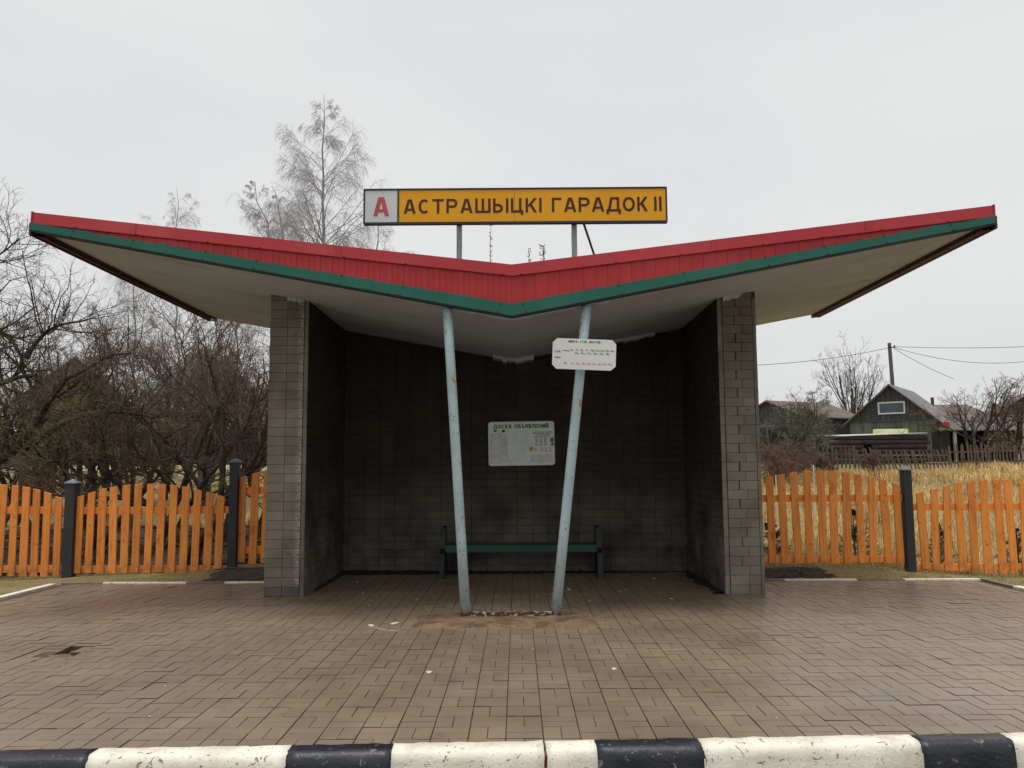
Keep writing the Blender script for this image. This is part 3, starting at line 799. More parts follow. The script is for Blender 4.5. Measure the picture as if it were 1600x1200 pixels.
TRIM = 0.128
def wedge(mb, xa, xb, f0, f1, y0, y1):
    """strip between heights f0(x) and f1(x), from x=xa to xb"""
    mb.hexa([(xa, y0, f0(xa)), (xb, y0, f0(xb)), (xb, y0, f1(xb)), (xa, y0, f1(xa)),
             (xa, y1, f0(xa)), (xb, y1, f0(xb)), (xb, y1, f1(xb)), (xa, y1, f1(xa))])
gtop = lambda x: zsof(x) + 0.125 - 0.052 * min(1, max(0, (abs(x - XC) - 3.5) / 1.6))
rbot = lambda x: ztop(x) - 0.120
for s, nm in ((-1, 'left'), (1, 'right')):
    xe = XC + s * (WR + 0.012)
    # cladding strips
    pitch = 0.0635 if s < 0 else 0.127
    k = 0
    while True:
        xa, xb = XC + s * k * pitch, XC + s * (k + 1) * pitch
        k += 1
        if abs(xb - XC) > 4.55: break
        mb = MB()
        a, b = (xa + s * 0.0012, xb - s * 0.0012)
        y0 = YR + (0.0 if k % 2 else 0.003) + random.uniform(0, 0.0015)
        wedge(mb, min(a, b), max(a, b), lambda x: gtop(x) - 0.025, lambda x: rbot(x) + 0.025, y0, YR + 0.028)
        obj('cladding_strip', mb.mesh('cladding_strip'), 'red_panel', roof)
    # red cap trim: face, folded lip and top flange
    mb = MB()
    xa, xb = sorted((XC, xe))
    if s < 0: sect = lambda x: [(YR - 0.016, rbot(x)), (YR - 0.008, ztop(x) + 0.004), (YR + 0.12, ztop(x) + 0.01), (YR + 0.12, ztop(x) - 0.004), (YR - 0.002, ztop(x) - 0.01), (YR - 0.006, rbot(x))]
    sect = lambda x: [(YR - 0.016, rbot(x)), (YR - 0.008, ztop(x) + 0.004), (YR + 0.12, ztop(x) + 0.01), (YR + 0.12, ztop(x) - 0.004), (YR - 0.002, ztop(x) - 0.01), (YR - 0.006, rbot(x))]
    A = [(xa, y, z) for y, z in sect(xa)]; B = [(xb, y, z) for y, z in sect(xb)]
    n = len(A)
    mb.add(A + B, [tuple(range(n)), tuple(range(2 * n - 1, n - 1, -1))] + [(i, n + i, n + (i + 1) % n, (i + 1) % n) for i in range(n)])
    wedge(mb, xa, xb, lambda x: rbot(x) - 0.004, lambda x: rbot(x) + 0.010, YR - 0.026, YR - 0.014)
    obj('cap_trim', mb.mesh('cap_trim'), 'red_metal', roof)
    # green trim along the lower edge
    mb = MB()
    wedge(mb, xa, xb, lambda x: zsof(x) - 0.004, gtop, YR - 0.030, YR - 0.020)
    wedge(mb, xa, xb, lambda x: gtop(x) - 0.004, lambda x: gtop(x) + 0.002, YR - 0.0201, YR - 0.001)
    obj('edge_trim', mb.mesh('edge_trim'), 'green_metal', roof)
    mb = MB()
    wedge(mb, xa, xb, lambda x: zsof(x) - 0.022, lambda x: zsof(x) - 0.005, YR - 0.022, YR + 0.045)  # added dark strip standing for the shadow gap under the green trim
    obj('shadow_strip', mb.mesh('shadow_strip'), 'dark_metal', roof)
    # overlaps where trim lengths join
    for t_ in ((.36, .79) if s < 0 else (.42, .74)):
        xo = XC + s * WR * t_
        mb = MB(); wedge(mb, xo - .035, xo + .035, lambda x: rbot(x) + .012, lambda x: ztop(x) - .002, YR - .0185, YR - .0165)
        obj('trim_overlap', mb.mesh('trim_overlap'), 'red_metal', roof)
        mb = MB(); wedge(mb, xo + .3, xo + .37, lambda x: zsof(x) + .002, lambda x: gtop(x) - .008, YR - .0325, YR - .0303)
        obj('trim_overlap', mb.mesh('trim_overlap'), 'green_metal', roof)
    # side edge of the roof
    xs0 = XC + s * WR
    mb = MB()
    zc = zsof(xs0)
    x0_, x1_ = sorted((xs0 - s * 0.002 + s * 0.003, xs0 + s * 0.016))
    mb.box(x0_, x1_, YR - 0.02, YRB + 0.06, zc + 0.07, ZT1 + 0.012)
    obj('side_trim', mb.mesh('side_trim'), 'red_metal', roof)
    mb = MB()
    x0_, x1_ = sorted((xs0 + s * 0.002, xs0 + s * 0.024))
    mb.box(x0_, x1_, YR - 0.028, YRB + 0.05, zc - 0.062, zc + 0.075)
    obj('side_edge_trim', mb.mesh('side_edge_trim'), 'green_metal' if False else 'maroon_metal', roof)
    mb = MB()
    x0_, x1_ = sorted((xs0 - s * 0.115, xs0 + s * 0.0015))
    mb.hexa([(x0_, YR + .05, zsof(x0_) - .048), (x1_, YR + .05, zsof(x1_) - .058), (x1_, YR + .05, zsof(x1_) - .050), (x0_, YR + .05, zsof(x0_) - .040),
             (x0_, YRB + .05, zsof(x0_) - .048), (x1_, YRB + .05, zsof(x1_) - .058), (x1_, YRB + .05, zsof(x1_) - .050), (x0_, YRB + .05, zsof(x0_) - .040)])
    xi = xs0 - s * 0.115
    x0_, x1_ = sorted((xi, xi + s * 0.012))
    mb.box(x0_, x1_, YR + .05, YRB + .04, zsof(xi) - .0395, zsof(xi) + .004)
    obj('side_channel', mb.mesh('side_channel'), 'maroon_metal', roof)
    # screws
    scr = MB().tube([(0, 0, 0), (0, -0.008, 0)], [0.009, 0.008], 6).mesh('screw')
    scr.materials.append(MATS['dark_metal'])
    for t in (0.02, 0.22, 0.36, 0.52, 0.66, 0.80, 0.95):
        x = XC + s * WR * t * (0.98 + random.uniform(-.03, .03))
        obj('screw', scr, None, roof, loc=(x, YR - 0.026, rbot(x) + 0.003))
        obj('screw', scr, None, roof, loc=(x + .02 * s, YR - 0.030, gtop(x) - 0.022))
        obj('screw', scr, None, roof, loc=(x + .05 * s, YR - 0.030, zsof(x + .05 * s) + 0.008))

# plaster pads and ragged cement under the slab where walls and posts meet it
for (px, py, w, d, h) in ((XC, YB - 0.02, 0.30, 0.5, 0.07), (XC - 2.68, YW + 0.12, 0.10, 0.3, 0.05), (XC + 2.70, YW + 0.12, 0.11, 0.3, 0.06),
                          (XC + 1.75, YB - .03, .34, .3, .06), (XC - 0.45, YR + 0.22, 0.52, 0.2, 0.035), (XC + 0.42, YR + 0.2, 0.62, 0.2, 0.035)):
    mb = MB()
    n = 9
    rr = random.Random(int(px * 100))
    for i in range(n):
        a, b = px - w + 2 * w * i / n, px - w + 2 * w * (i + 1) / n
        hh = h * rr.uniform(0.55, 1.0)
        mb.hexa([(a, py - d / 2 + rr.uniform(0, .03), zsof(a) - hh), (b, py - d / 2 + rr.uniform(0, .03), zsof(b) - hh), (b, py - d / 2, zsof(b) + .02), (a, py - d / 2, zsof(a) + .02),
                 (a, py + d / 2, zsof(a) - hh), (b, py + d / 2, zsof(b) - hh), (b, py + d / 2, zsof(b) + .02), (a, py + d / 2, zsof(a) + .02)])
    obj('cement_pad', mb.mesh('cement_pad'), 'soffit', shelter)

# walls: a core and a skin of blocks
def core(x0, x1, y0, y1):
    mb = MB()
    zt = lambda x: zsof(x) + 0.05
    pts = [x0] + ([XC] if x0 < XC < x1 else []) + [x1]
    poly = [(x0, -0.05), (x1, -0.05)] + [(x, zt(x)) for x in reversed(pts)]
    mb.prism(poly, lambda a, b: (a, y0, b), lambda a, b: (a, y1, b))
    return mb.mesh('wall_core')
REC = 0.012
wall_l = obj('side_wall', core(XC - WO + REC, XC - WI - REC, YW + REC, YB + 0.26), 'mortar', shelter)
wall_r = obj('side_wall', core(XC + WI + REC, XC + WO - REC, YW + REC, YB + 0.26), 'mortar', shelter)
wall_b = obj('back_wall', core(XC - WI - 0.05, XC + WI + 0.05, YB + REC, YB + 0.26 - REC), 'mortar', shelter)
_bm = {}
def brick_obj(x0, x1, z0, z1, y, depth, mat, parent):
    w, h = x1 - x0 - 0.004, z1 - z0 - 0.003
    key = (round(w, 3), round(h, 3), round(depth, 3), mat)
    if key not in _bm:
        me = MB().plate((-w / 2, 0, -h / 2), (1, 0, 0), (0, 0, 1), (0, -1, 0), w, h, depth, 0.003, 0.0008).mesh('brick')
        me.materials.append(MATS[mat])
        _bm[key] = me
    return obj('brick', _bm[key], None, parent, loc=((x0 + x1) / 2, y, (z0 + z1) / 2), rot=(random.gauss(0, .004), random.gauss(0, .003), random.gauss(0, .006)))
count = 0
# left pier face: two stacked columns and a narrow return at the inner edge
for row in range(34):
    z0, z1 = row * BH, (row + 1) * BH
    for (a, b) in ((0.0, 0.215), (0.215, 0.422)):
        if z0 > zsof(XC - WO + a): continue
        m = 'brick_base' if row == 0 else ('brick_edge' if a > 0.1 else 'brick_object')
        brick_obj(XC - WO + a, XC - WO + b, z0, z1, YW + REC, REC + random.uniform(0, 0.006), m, wall_l); count += 1
for row in range(16):
    z0 = row * 2 * BH + (BH if row % 3 else 0) * 0
    if z0 > zsof(XC - WO) - .1: continue
    brick_obj(XC - WO + 0.426, XC - WI, z0, z0 + 2 * BH, YW + REC + 0.006, REC + random.uniform(-.003, 0.003), 'brick_object', wall_l); count += 1
# right pier face: running bond between two narrow returns
for row in range(34):
    z0, z1 = row * BH, (row + 1) * BH
    L0, R0 = XC + WI + 0.062, XC + WO - 0.05
    sp = L0 + (0.155 if row % 2 else 0.225) + random.uniform(-.012, .012)
    if row in (0, 1): sp = L0 + 0.225
    for (a, b) in ((L0, sp - (0.008 if row % 2 and row > 8 else 0)), (sp, R0)):
        if z0 > zsof(a): continue
        brick_obj(a, b, z0, z1, YW + REC, REC + random.uniform(-0.002, 0.013), 'brick_object', wall_r); count += 1
for row in range(17):
    z0 = row * 2 * BH
    if z0 > zsof(XC + WO) - .1: continue
    for (a, b) in ((XC + WI, XC + WI + 0.058), (XC + WO - 0.046, XC + WO)):
        brick_obj(a, b, z0, z0 + 2 * BH, YW + REC + 0.004, REC + random.uniform(-.003, 0.005), 'brick_object', wall_r); count += 1
# back wall: the best-lit low blocks singly, the rest joined
left_n = 300 - count
bx = []
ncol = int(2 * WI / BW)
x00 = XC + WI - ncol * BW
for c in range(-1, ncol):
    for row in range(32):
        a, b = x00 + c * BW, x00 + (c + 1) * BW
        a = max(a, XC - WI)
        if b - a < 0.03: continue
        if row * BH > min(zsof(a), zsof(b)): continue
        bx.append((a, b, row))
bx.sort(key=lambda t: (t[2], -t[0]))
single = [t for t in bx if t[2] < 7][:left_n]
ss = set(single)
for (a, b, row) in single:
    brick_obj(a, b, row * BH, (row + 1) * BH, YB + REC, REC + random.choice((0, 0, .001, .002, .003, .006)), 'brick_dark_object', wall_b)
mb = MB()
for (a, b, row) in bx:
    if (a, b, row) in ss: continue
    mb.plate((a + .002, YB + REC, row * BH + .0015), (1, 0, 0), (0, 0, 1), (0, -1, 0), b - a - .004, BH - .003, REC + random.choice((0, 0, .001, .003, .006)), .003, .001)
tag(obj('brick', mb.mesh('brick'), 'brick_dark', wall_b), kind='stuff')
# inner and outer faces of the side walls
for s, wall in ((-1, wall_l), (1, wall_r)):
    mb = MB()
    for face in (0, 1):
        xf = XC + s * (WI if face == 0 else WO)
        nrm = (-s, 0, 0) if face == 0 else (s, 0, 0)
        yend = YB if face == 0 else YB + 0.26
        nn = int((yend - YW - 0.03) / BW) + 1
        for c in range(nn):
            y0 = YW + 0.02 + c * BW; y1 = min(y0 + BW, yend)
            if y1 - y0 < 0.03: continue
            for row in range(34):
                if row * BH > zsof(xf): continue
                o0 = (xf - nrm[0] * REC, y0 + .002, row * BH + .0015)
                mb.plate(o0, (0, 1, 0), (0, 0, 1), nrm, y1 - y0 - .004, BH - .003, REC + random.uniform(-.001, .004), .003, .001)
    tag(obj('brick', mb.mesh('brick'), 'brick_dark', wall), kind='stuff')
mb = MB()
for c in range(int(2 * WI / BW) + 1):
    for row in range(32):
        a = XC - WI + c * BW; b = min(a + BW, XC + WI)
        if b - a < .03 or row * BH > min(zsof(a), zsof(b)): continue
        mb.plate((a + .002, YB + .26 - REC, row * BH + .0015), (1, 0, 0), (0, 0, 1), (0, 1, 0), b - a - .004, BH - .003, REC + random.uniform(0, .004), .003, .001)
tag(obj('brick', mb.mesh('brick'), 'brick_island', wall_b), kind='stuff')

# front posts, tie beam and footing
P_L0, P_L1 = Vector((-0.528, 8.575, 0.0)), Vector((-0.740, 8.70, zsof(-0.74) + 0.03))
P_R0, P_R1 = Vector((0.377, 8.585, 0.0)), Vector((0.757, 8.70, zsof(0.757) + 0.03))
for a, b in ((P_L0, P_L1), (P_R0, P_R1)):
    obj('support_post', MB().tube([a + (b - a) * t for t in (-0.01, .25, .5, .75, 1)], [0.052, .051, .051, .051, .051], 20).mesh('support_post', smooth=True), 'pole_paint', shelter)
mb = MB()
n = 26
V = []
rr = random.Random(5)
for j in range(9):
    for i in range(n + 1):
        s, t = i / n, j / 8
        x = -1.045 + 1.83 * s + (rr.gauss(0, .014) if i in (0, n) else 0)
        y = 8.01 + 0.87 * t + (rr.gauss(0, .010) if j in (0, 8) else 0)
        e = min(s * 1.83, (1 - s) * 1.83, t * .87, (1 - t) * .87)
        z = -0.012 if e == 0 else min(0.026, 0.012 + e * 0.16) + rr.gauss(0, 0.0035)
        V.append((x, y, z))
q = [(j * (n + 1) + i, j * (n + 1) + i + 1, (j + 1) * (n + 1) + i + 1, (j + 1) * (n + 1) + i) for j in range(8) for i in range(n)]
obj('footing', np_mesh('footing', V, [np.array(q)], True), 'footing', shelter)
mb = MB().box(-0.48, 0.335, 8.545, 8.553, 0.018, 0.062).box(-0.48, 0.335, 8.553, 8.61, 0.054, 0.062)
obj('tie_beam', mb.mesh('tie_beam'), 'rusty_beam', shelter)

# ------------------------------------------------------------------ name sign on the roof
YS = 9.3147
sx0, sx1, sz0, sz1 = XC - 1.7065, XC + 1.7858, 4.3163, 4.7226
sign = thing('name_sign', ((sx0 + sx1) / 2, YS, ztop(0.7)), 'long yellow stop name sign with white A panel standing on the roof', 'sign')
xa_ = at(623, 320, YS).x
obj('panel', MB().box(xa_, sx1 - .012, YS - 0.02, YS + 0.02, sz0 + .012, sz1 - .012).mesh('panel'), 'sign_yellow', sign)
obj('panel', MB().box(sx0 + .012, xa_ - .012, YS - 0.02, YS + 0.02, sz0 + .012, sz1 - .012).mesh('panel'), 'sign_white', sign)
mb = MB()
mb.box(sx0, sx1, YS - .028, YS + .03, sz1 - .014, sz1 + .006)
mb.box(sx0, sx1, YS - .028, YS + .03, sz0 - .012, sz0 + .014)
mb.box(sx0 - .004, sx0 + .014, YS - .027, YS + .029, sz0, sz1)
mb.box(sx1 - .014, sx1 + .004, YS - .027, YS + .029, sz0, sz1)
mb.box(xa_ - .012, xa_ + .006, YS - .027, YS + .02, sz0, sz1)
obj('frame', mb.mesh('frame'), 'sign_frame', sign)
obj('panel_seam', MB().box(at(804, 320, YS).x - .0012, at(804, 320, YS).x + .0012, YS - .0212, YS - .0195, sz0 + .015, sz1 - .015).mesh('panel_seam'), 'letter_brown', sign)
def sign_word(s, u0, u1, vtop, vbot, mat, bold):
    a, b = at(u0, vbot, YS), at(u1, vbot, YS)
    block_letter(s, a.x, b.x, a.z, at(u0, vtop, YS).z - a.z, YS - 0.0225, mat, sign, bold)
sign_word('A', 583.5, 608.5, 309, 339, 'letter_red', 0.2)
# the words, letter by letter along the slightly uneven baseline
def word(letters, vbot0, vbot1, u_all, h=22.5):
    for ch, (u0, u1) in letters:
        t = (u0 - u_all[0]) / (u_all[1] - u_all[0])
        vb = vbot0 + (vbot1 - vbot0) * t
        sign_word(ch, u0, u1, vb - h, vb, 'letter_brown', 0.165)
def zx(a, b): return (540 + a / 3.0189, 540 + b / 3.0189)
word([('А', zx(275, 332)), ('С', zx(345, 398)), ('Т', zx(410, 464)), ('Р', zx(476, 528)), ('А', zx(542, 600)), ('Ш', zx(612, 684)),
      ('Ы', zx(696, 768)), ('Ц', zx(780, 838)), ('К', zx(849, 903)), ('І', zx(914, 924)),
      ('Г', zx(973, 1018)), ('А', zx(1030, 1088)), ('Р', zx(1099, 1151)), ('А', zx(1161, 1220)), ('Д', zx(1230, 1298)), ('О', zx(1307, 1364)), ('К', zx(1375, 1425)),
      ('І', zx(1455, 1466)), ('І', zx(1479, 1489))], 335.0, 330.5, zx(275, 1489))
for u in (717.5, 897.5):
    c = at(u, 372, YS + 0.03)
    obj('leg', MB().box(c.x - 0.031, c.x + 0.031, YS + 0.031, YS + 0.075, ztop(c.x) - 0.02, sz0 + 0.2).mesh('leg', .003), 'galvanised', sign)
a, b = at(911, 346, YS + .06), at(929, 400, YS + 1.0)
obj('brace', MB().bar(a, b, 0.022, 0.022).mesh('brace'), 'maroon_metal', sign)

# ------------------------------------------------------------------ timetable plate on the right post
c0 = (at(864, 528, 8.5) + at(963, 532, 8.5) + at(961, 580, 8.5) + at(863, 575, 8.5)) / 4
tt = thing('timetable_plate', c0, 'white timetable plate with clipped corners fixed to the right post', 'sign', rot=(0, math.radians(2.6), math.radians(-1)))
W2, H2, CC = 0.328, 0.160, 0.045
oct_ = [(-W2 + CC, -H2), (W2 - CC * 1.1, -H2), (W2, -H2 + CC), (W2, H2 - CC), (W2 - CC, H2), (-W2 + CC, H2), (-W2, H2 - CC), (-W2, -H2 + CC)]
mb = MB(); mb.prism(oct_, lambda a, b: (a, -0.003, b), lambda a, b: (a, 0.003, b))
obj('plate', mb.mesh('plate'), 'plate_white', tt, local=True)
obj('clamp', MB().box(-.05, .05, .0035, .03, .05, .08).box(-.05, .05, .0035, .03, -.09, -.06).mesh('clamp'), 'galvanised', tt, local=True)
def tl(s, x0, x1, z, cap, mat='ink_black', bold=0.0):
    lettering(s, x0, x1, z, cap * 1.15, -0.0036, mat, tt, bold, local=True)
k = 0.656 / 1230.0       # plate metres per enlarged photo pixel
block_text('МИНСК / СТ.М. «ВОСТОК»', -0.165, 0.175, 0.118, 0.024, -0.0036, 'ink_black', tt, .2, True)
tl('115А.', -0.305, -0.238, 0.012, 0.018)
tl('ежед.', -0.225, -0.150, 0.026, 0.014)
tl('146А.', -0.305, -0.238, -0.050, 0.018)
for i, h_ in enumerate(('6', '7', '8', '9', '10', '11', '12', '13', '14')):
    x = -0.140 + i * 0.0515
    tl(h_, x, x + (0.012 if i < 4 else 0.022), 0.033, 0.019, bold=0.0)
    tl('15', x + (0.015 if i < 4 else 0.025), x + (0.030 if i < 4 else 0.040), 0.033, 0.010)
for i, h_ in enumerate(('15', '16', '17', '18', '19', '20')):
    x = -0.095 + i * 0.064
    tl(h_, x, x + 0.022, 0.0, 0.019, bold=0.0)
    tl('20', x + 0.026, x + 0.041, 0.0, 0.010)
tl('ВС', -0.205, -0.175, -0.108, 0.018, 'ink_red')
for i, h_ in enumerate(('6', '8', '10', '12', '14', '16', '17', '19')):
    x = -0.130 + i * 0.0545
    tl(h_, x, x + (0.012 if i < 2 else 0.022), -0.108, 0.019, 'ink_red', 0.0)
    tl('45', x + (0.016 if i < 2 else 0.026), x + (0.031 if i < 2 else 0.041), -0.108, 0.010, 'ink_red')

# ------------------------------------------------------------------ notice board on the back wall
b0, b1 = at(763, 659, YB - .03), at(867, 727, YB - .03)
bc = (b0 + b1) / 2
nb = thing('notice_board', bc, 'pale notice board plastered with torn papers on the back wall', 'notice board', rot=(0, math.radians(-0.7), 0))
BWd, BHt, RC = abs(b1.x - b0.x) / 2, abs(b0.z - b1.z) / 2, 0.04
poly = []
for (cx, cz, a0) in ((BWd - RC, BHt - RC, 0), (-BWd + RC, BHt - RC, 90), (-BWd + RC, -BHt + RC, 180), (BWd - RC, -BHt + RC, 270)):
    for k_ in range(5):
        a = math.radians(a0 + k_ * 22.5)
        poly.append((cx + RC * math.cos(a), cz + RC * math.sin(a)))
mb = MB(); mb.prism(poly, lambda a, b: (a, 0.0, b), lambda a, b: (a, 0.022, b))
obj('board', mb.mesh('board'), 'board_pale', nb, local=True)
rim = MB()
n = len(poly)
for i in range(n):
    (a, b), (c, d) = poly[i], poly[(i + 1) % n]
    rim.tube([(a * .99, -0.002, b * .99), (c * .99, -0.002, d * .99)], 0.006, 5, cap=False)
obj('rim', rim.mesh('rim'), 'plate_white', nb, local=True)
block_text('ДОСКА ОБЪЯВЛЕНИЙ', -0.41, 0.40, 0.225, 0.058, -0.003, 'ink_green', nb, .2, True)
def zb(a, b):          # position on the enlarged view of the board
    return ((a - 795) / 1270 * 2 * BWd, (595 - b) / 860 * 2 * BHt)
def paper(pts, mat, y):
    q = [zb(*p) for p in pts]
    mb = MB(); mb.prism(q, lambda a, b: (a, -y - .0012, b), lambda a, b: (a, -y, b))
    return obj('paper', mb.mesh('paper'), mat, nb, local=True)
paper([(185, 400), (330, 372), (520, 420), (540, 640), (470, 700), (330, 690), (190, 700)], 'paper_grey', .0022)
paper([(190, 690), (300, 620), (420, 700), (520, 660), (560, 960), (400, 985), (185, 990)], 'paper_grey', .004)
paper([(545, 370), (740, 350), (960, 380), (965, 620), (900, 690), (700, 650), (590, 660)], 'paper_mint', .0022)
paper([(580, 690), (860, 690), (880, 910), (600, 935)], 'paper_mint', .004)
pw = paper([(1005, 360), (1400, 352), (1408, 640), (1008, 655)], 'paper_white', .0022)
pw2 = paper([(1015, 665), (1405, 655), (1400, 800), (1015, 805)], 'paper_white', .0035)
paper([(950, 670), (1005, 665), (1005, 745), (955, 750)], 'paper_orange', .005)
paper([(1340, 510), (1410, 480), (1412, 590), (1350, 580)], 'paper_teal', .0052)
paper([(1360, 600), (1412, 592), (1412, 645), (1355, 650)], 'paper_teal', .0056)
paper([(960, 820), (1380, 812), (1400, 960), (1150, 985), (960, 960)], 'paper_grey', .0022)
paper([(265, 325), (320, 322), (318, 355), (262, 360)], 'ink_green', .0018)
paper([(425, 325), (480, 322), (482, 372), (424, 372)], 'ink_green', .0018)
mb = MB()                                   # printed lines on the white sheets
def pline(a0, a1, b, h):
    (x0, z0), (x1, _) = zb(a0, b), zb(a1, b)
    mb.box(x0, x1, -.0042, -.0040, z0 - h / 2, z0 + h / 2)
for (a0, a1, b, h) in ((1020, 1395, 378, .008), (1020, 1390, 405, .009), (1080, 1340, 436, .009), (1020, 1370, 466, .006)):
    a = a0
    while a < a1 - 20:
        w = random.uniform(24, 60); pline(a, min(a + w, a1), b, h); a += w + 10
for b in range(492, 640, 24):
    for a in (1060, 1145, 1230):
        pline(a, a + random.uniform(40, 58), b, .007)
obj('print', mb.mesh('print'), 'ink_black', pw, local=True)
mb = MB()
def pline(a0, a1, b, h):
    (x0, z0), (x1, _) = zb(a0, b), zb(a1, b)
    mb.box(x0, x1, -.0056, -.0052, z0 - h / 2, z0 + h / 2)
for b in (690, 712, 735, 758):
    for a in (1040, 1160, 1240, 1320):
        pline(a, a + random.uniform(30, 60), b, .005)
obj('print', mb.mesh('print'), 'ink_black', pw2, local=True)

# ------------------------------------------------------------------ bench
bench = thing('bench', (0.04, 11.75, 0), 'green plank bench between two black end posts inside the shelter', 'bench')
for x in (-1.045, 1.135):
    mb = MB()
    prof2 = [(11.56, 0.0), (11.66, 0.0), (11.72, 0.30), (11.98, 0.34), (12.06, 0.0), (12.14, 0.0), (12.09, 0.36), (12.12, 0.62), (12.10, 0.68), (12.06, 0.69), (12.03, 0.66), (12.0, 0.42), (11.66, 0.40), (11.60, 0.34)]
    # front leg, back upright and arm as one casting
    w = 0.030
    mb.prism(prof2, lambda a, b: (x - w, a, b), lambda a, b: (x + w, a, b))
    obj('end_frame', mb.mesh('end_frame'), 'bench_black', bench)
    mb = MB()
    up = [(-0.040, 0.0), (0.040, 0.0), (0.040, 0.64), (0.030, 0.675), (0.0, 0.69), (-0.030, 0.675), (-0.040, 0.64)]
    mb.prism(up, lambda a, b: (x + a, 11.62 + b * 0.16, b), lambda a, b: (x + a, 11.68 + b * 0.16, b))
    obj('end_post', mb.mesh('end_post'), 'bench_black', bench)
for k_, (y0, y1) in enumerate(((11.66, 11.79), (11.80, 11.93), (11.94, 12.06))):
    obj('plank', MB().box(-1.0, 1.09, y0, y1, 0.405, 0.45).mesh('plank', .005), 'bench_green', bench)
obj('apron', MB().box(-1.0, 1.09, 11.645, 11.658, 0.352, 0.446).mesh('apron', .003), 'bench_green', bench)

# ------------------------------------------------------------------ picket fences
def picket_section(name, label, Y, centers, tops, base, rails, px_w=11.4, rail_u=None):
    g = at(sum(centers) / len(centers), 890, Y)
    f = thing(name, (g.x, Y, gz1(g.x, Y)), label, 'fence')
    n = len(centers)
    for i in range(n):
        u = centers[i]
        vb = base[i] if isinstance(base, (list, tuple)) else base
        t, b = at(u, tops[i], Y), at(u, vb, Y)
        w = px_w / F_PX * Y / 2
        sl = 0.0
        if n > 1:
            j = min(max(i, 1), n - 2) if n > 2 else 0
            if n > 2: sl = (at(0, tops[j + 1], Y).z - at(0, tops[j - 1], Y).z) / 2 * 0.6
            else: sl = 0.05
        xx = t.x
        ln = random.gauss(0, 0.010); w *= random.uniform(.93, 1.06)
        vs = []
        zc = b.z + random.uniform(-.012, .012)
        for yy in (Y - 0.024, Y - 0.002):
            vs += [(xx - w - ln, yy, zc), (xx + w - ln, yy, zc), (xx + w + ln, yy, t.z + sl / 2), (xx - w + ln, yy, t.z - sl / 2)]
        mb = MB(); mb.hexa([vs[0], vs[1], vs[2], vs[3], vs[4], vs[5], vs[6], vs[7]])
        obj('picket', mb.mesh('picket', 0.003, segs=1), 'fence_orange', f)
    for (v0, v1) in rails:
        ua, ub = rail_u or (centers[0] - 12, centers[-1] + 12)
        a, b = at(ua, v0, Y), at(ub, v0, Y)
        z0, z1 = at((ua + ub) / 2, v1, Y).z, at((ua + ub) / 2, v0, Y).z
        obj('rail', MB().box(a.x, b.x, Y + 0.001, Y + 0.036, z0, z1).mesh('rail', .003, segs=1), 'fence_orange', f)
    return f
def arch(lst): return lst
YL, YRT = 12.5, 11.9
c1 = [-105, -87, -69, -50, -31, -12.5, 6.6, 25.5, 43, 59.4, 76, 93.6]
t1 = [776, 769, 764, 760, 758, 757, 757, 758.5, 761, 764.5, 769.6, 776.8]
picket_section('picket_fence', 'orange picket fence section at the far left, left of the lower grey post', YL, c1, t1, 900.5, [(792, 803), (884, 895)], rail_u=(-120, 105))
c2 = [126, 144, 162, 180, 199, 217, 236, 254, 272.5, 291, 309, 328, 345]
t2 = [775, 769, 763.6, 760.6, 757.6, 756.4, 756, 756.4, 758, 760.6, 765, 769.6, 774.4]
b2 = [898, 898.5, 897.5, 896.5, 896.5, 896.5, 896.5, 897, 896.8, 895.6, 893, 891.5, 891.5]
picket_section('picket_fence', 'orange picket fence section with arched top between the two left grey posts', YL, c2, t2, 895, [(792, 803), (884, 895)], rail_u=(118, 359))
picket_section('picket_fence', 'short two picket orange fence piece beside the left shelter wall', YL, [380.4, 399.3, 418], [744.5, 738.5, 734], 879.5, [(761, 772), (854, 865)], rail_u=(370, 430))
cr1 = [1182, 1201.8, 1220.5, 1240.3, 1259.6, 1281, 1299, 1319.5, 1340, 1359.4, 1380, 1399.8]
tr1 = [748, 744.5, 741, 738, 735.3, 734.8, 735.8, 737.8, 741, 744.5, 749.5, 755.8]
picket_section('picket_fence', 'orange picket fence section between the right shelter wall and the grey post', YRT, cr1, tr1, 880, [(773, 784), (869, 879)], px_w=11.9, rail_u=(1170, 1411))
cr2 = [1437.8, 1457, 1476, 1496, 1515.6, 1534.9, 1556.6, 1574, 1595, 1615, 1634, 1653]
tr2 = [768.8, 763.8, 757.7, 753.6, 751.4, 750, 749.5, 750, 753, 757, 763, 769]
picket_section('picket_fence', 'orange picket fence section at the far right, right of the grey post', YRT, cr2, tr2, [890, 891.5, 892.5, 893.5, 894.5, 895.5, 896.5, 897.5, 898.5, 899, 899, 900], [(786, 797), (881, 892)], px_w=11.9, rail_u=(1423, 1668))

def fence_post(u0, u1, vtop, vbase, Y, label):
    um = (u0 + u1) / 2
    a, t = at(um, vbase, Y), at(um, vtop, Y)
    w = (u1 - u0) / F_PX * Y / 2
    p = thing('fence_post', (t.x, Y, gz1(t.x, Y)), label, 'fence post', 'grey fence posts')
    obj('shaft', MB().box(t.x - w, t.x + w, Y - w, Y + w, min(a.z, gz1(t.x, Y)) - 0.05, t.z - 0.075).mesh('shaft', .006, segs=1), 'post_grey', p)
    z = t.z - 0.0745
    c = w + 0.014
    mb = MB()
    mb.box(t.x - c, t.x + c, Y - c, Y + c, z, z + 0.016)
    z += .0165
    mb.add([(t.x - c, Y - c, z), (t.x + c, Y - c, z), (t.x + c, Y + c, z), (t.x - c, Y + c, z), (t.x, Y, z + 0.058)], [(0, 1, 4), (1, 2, 4), (2, 3, 4), (3, 0, 4), (3, 2, 1, 0)])
    obj('cap', mb.mesh('cap'), 'post_cap', p)
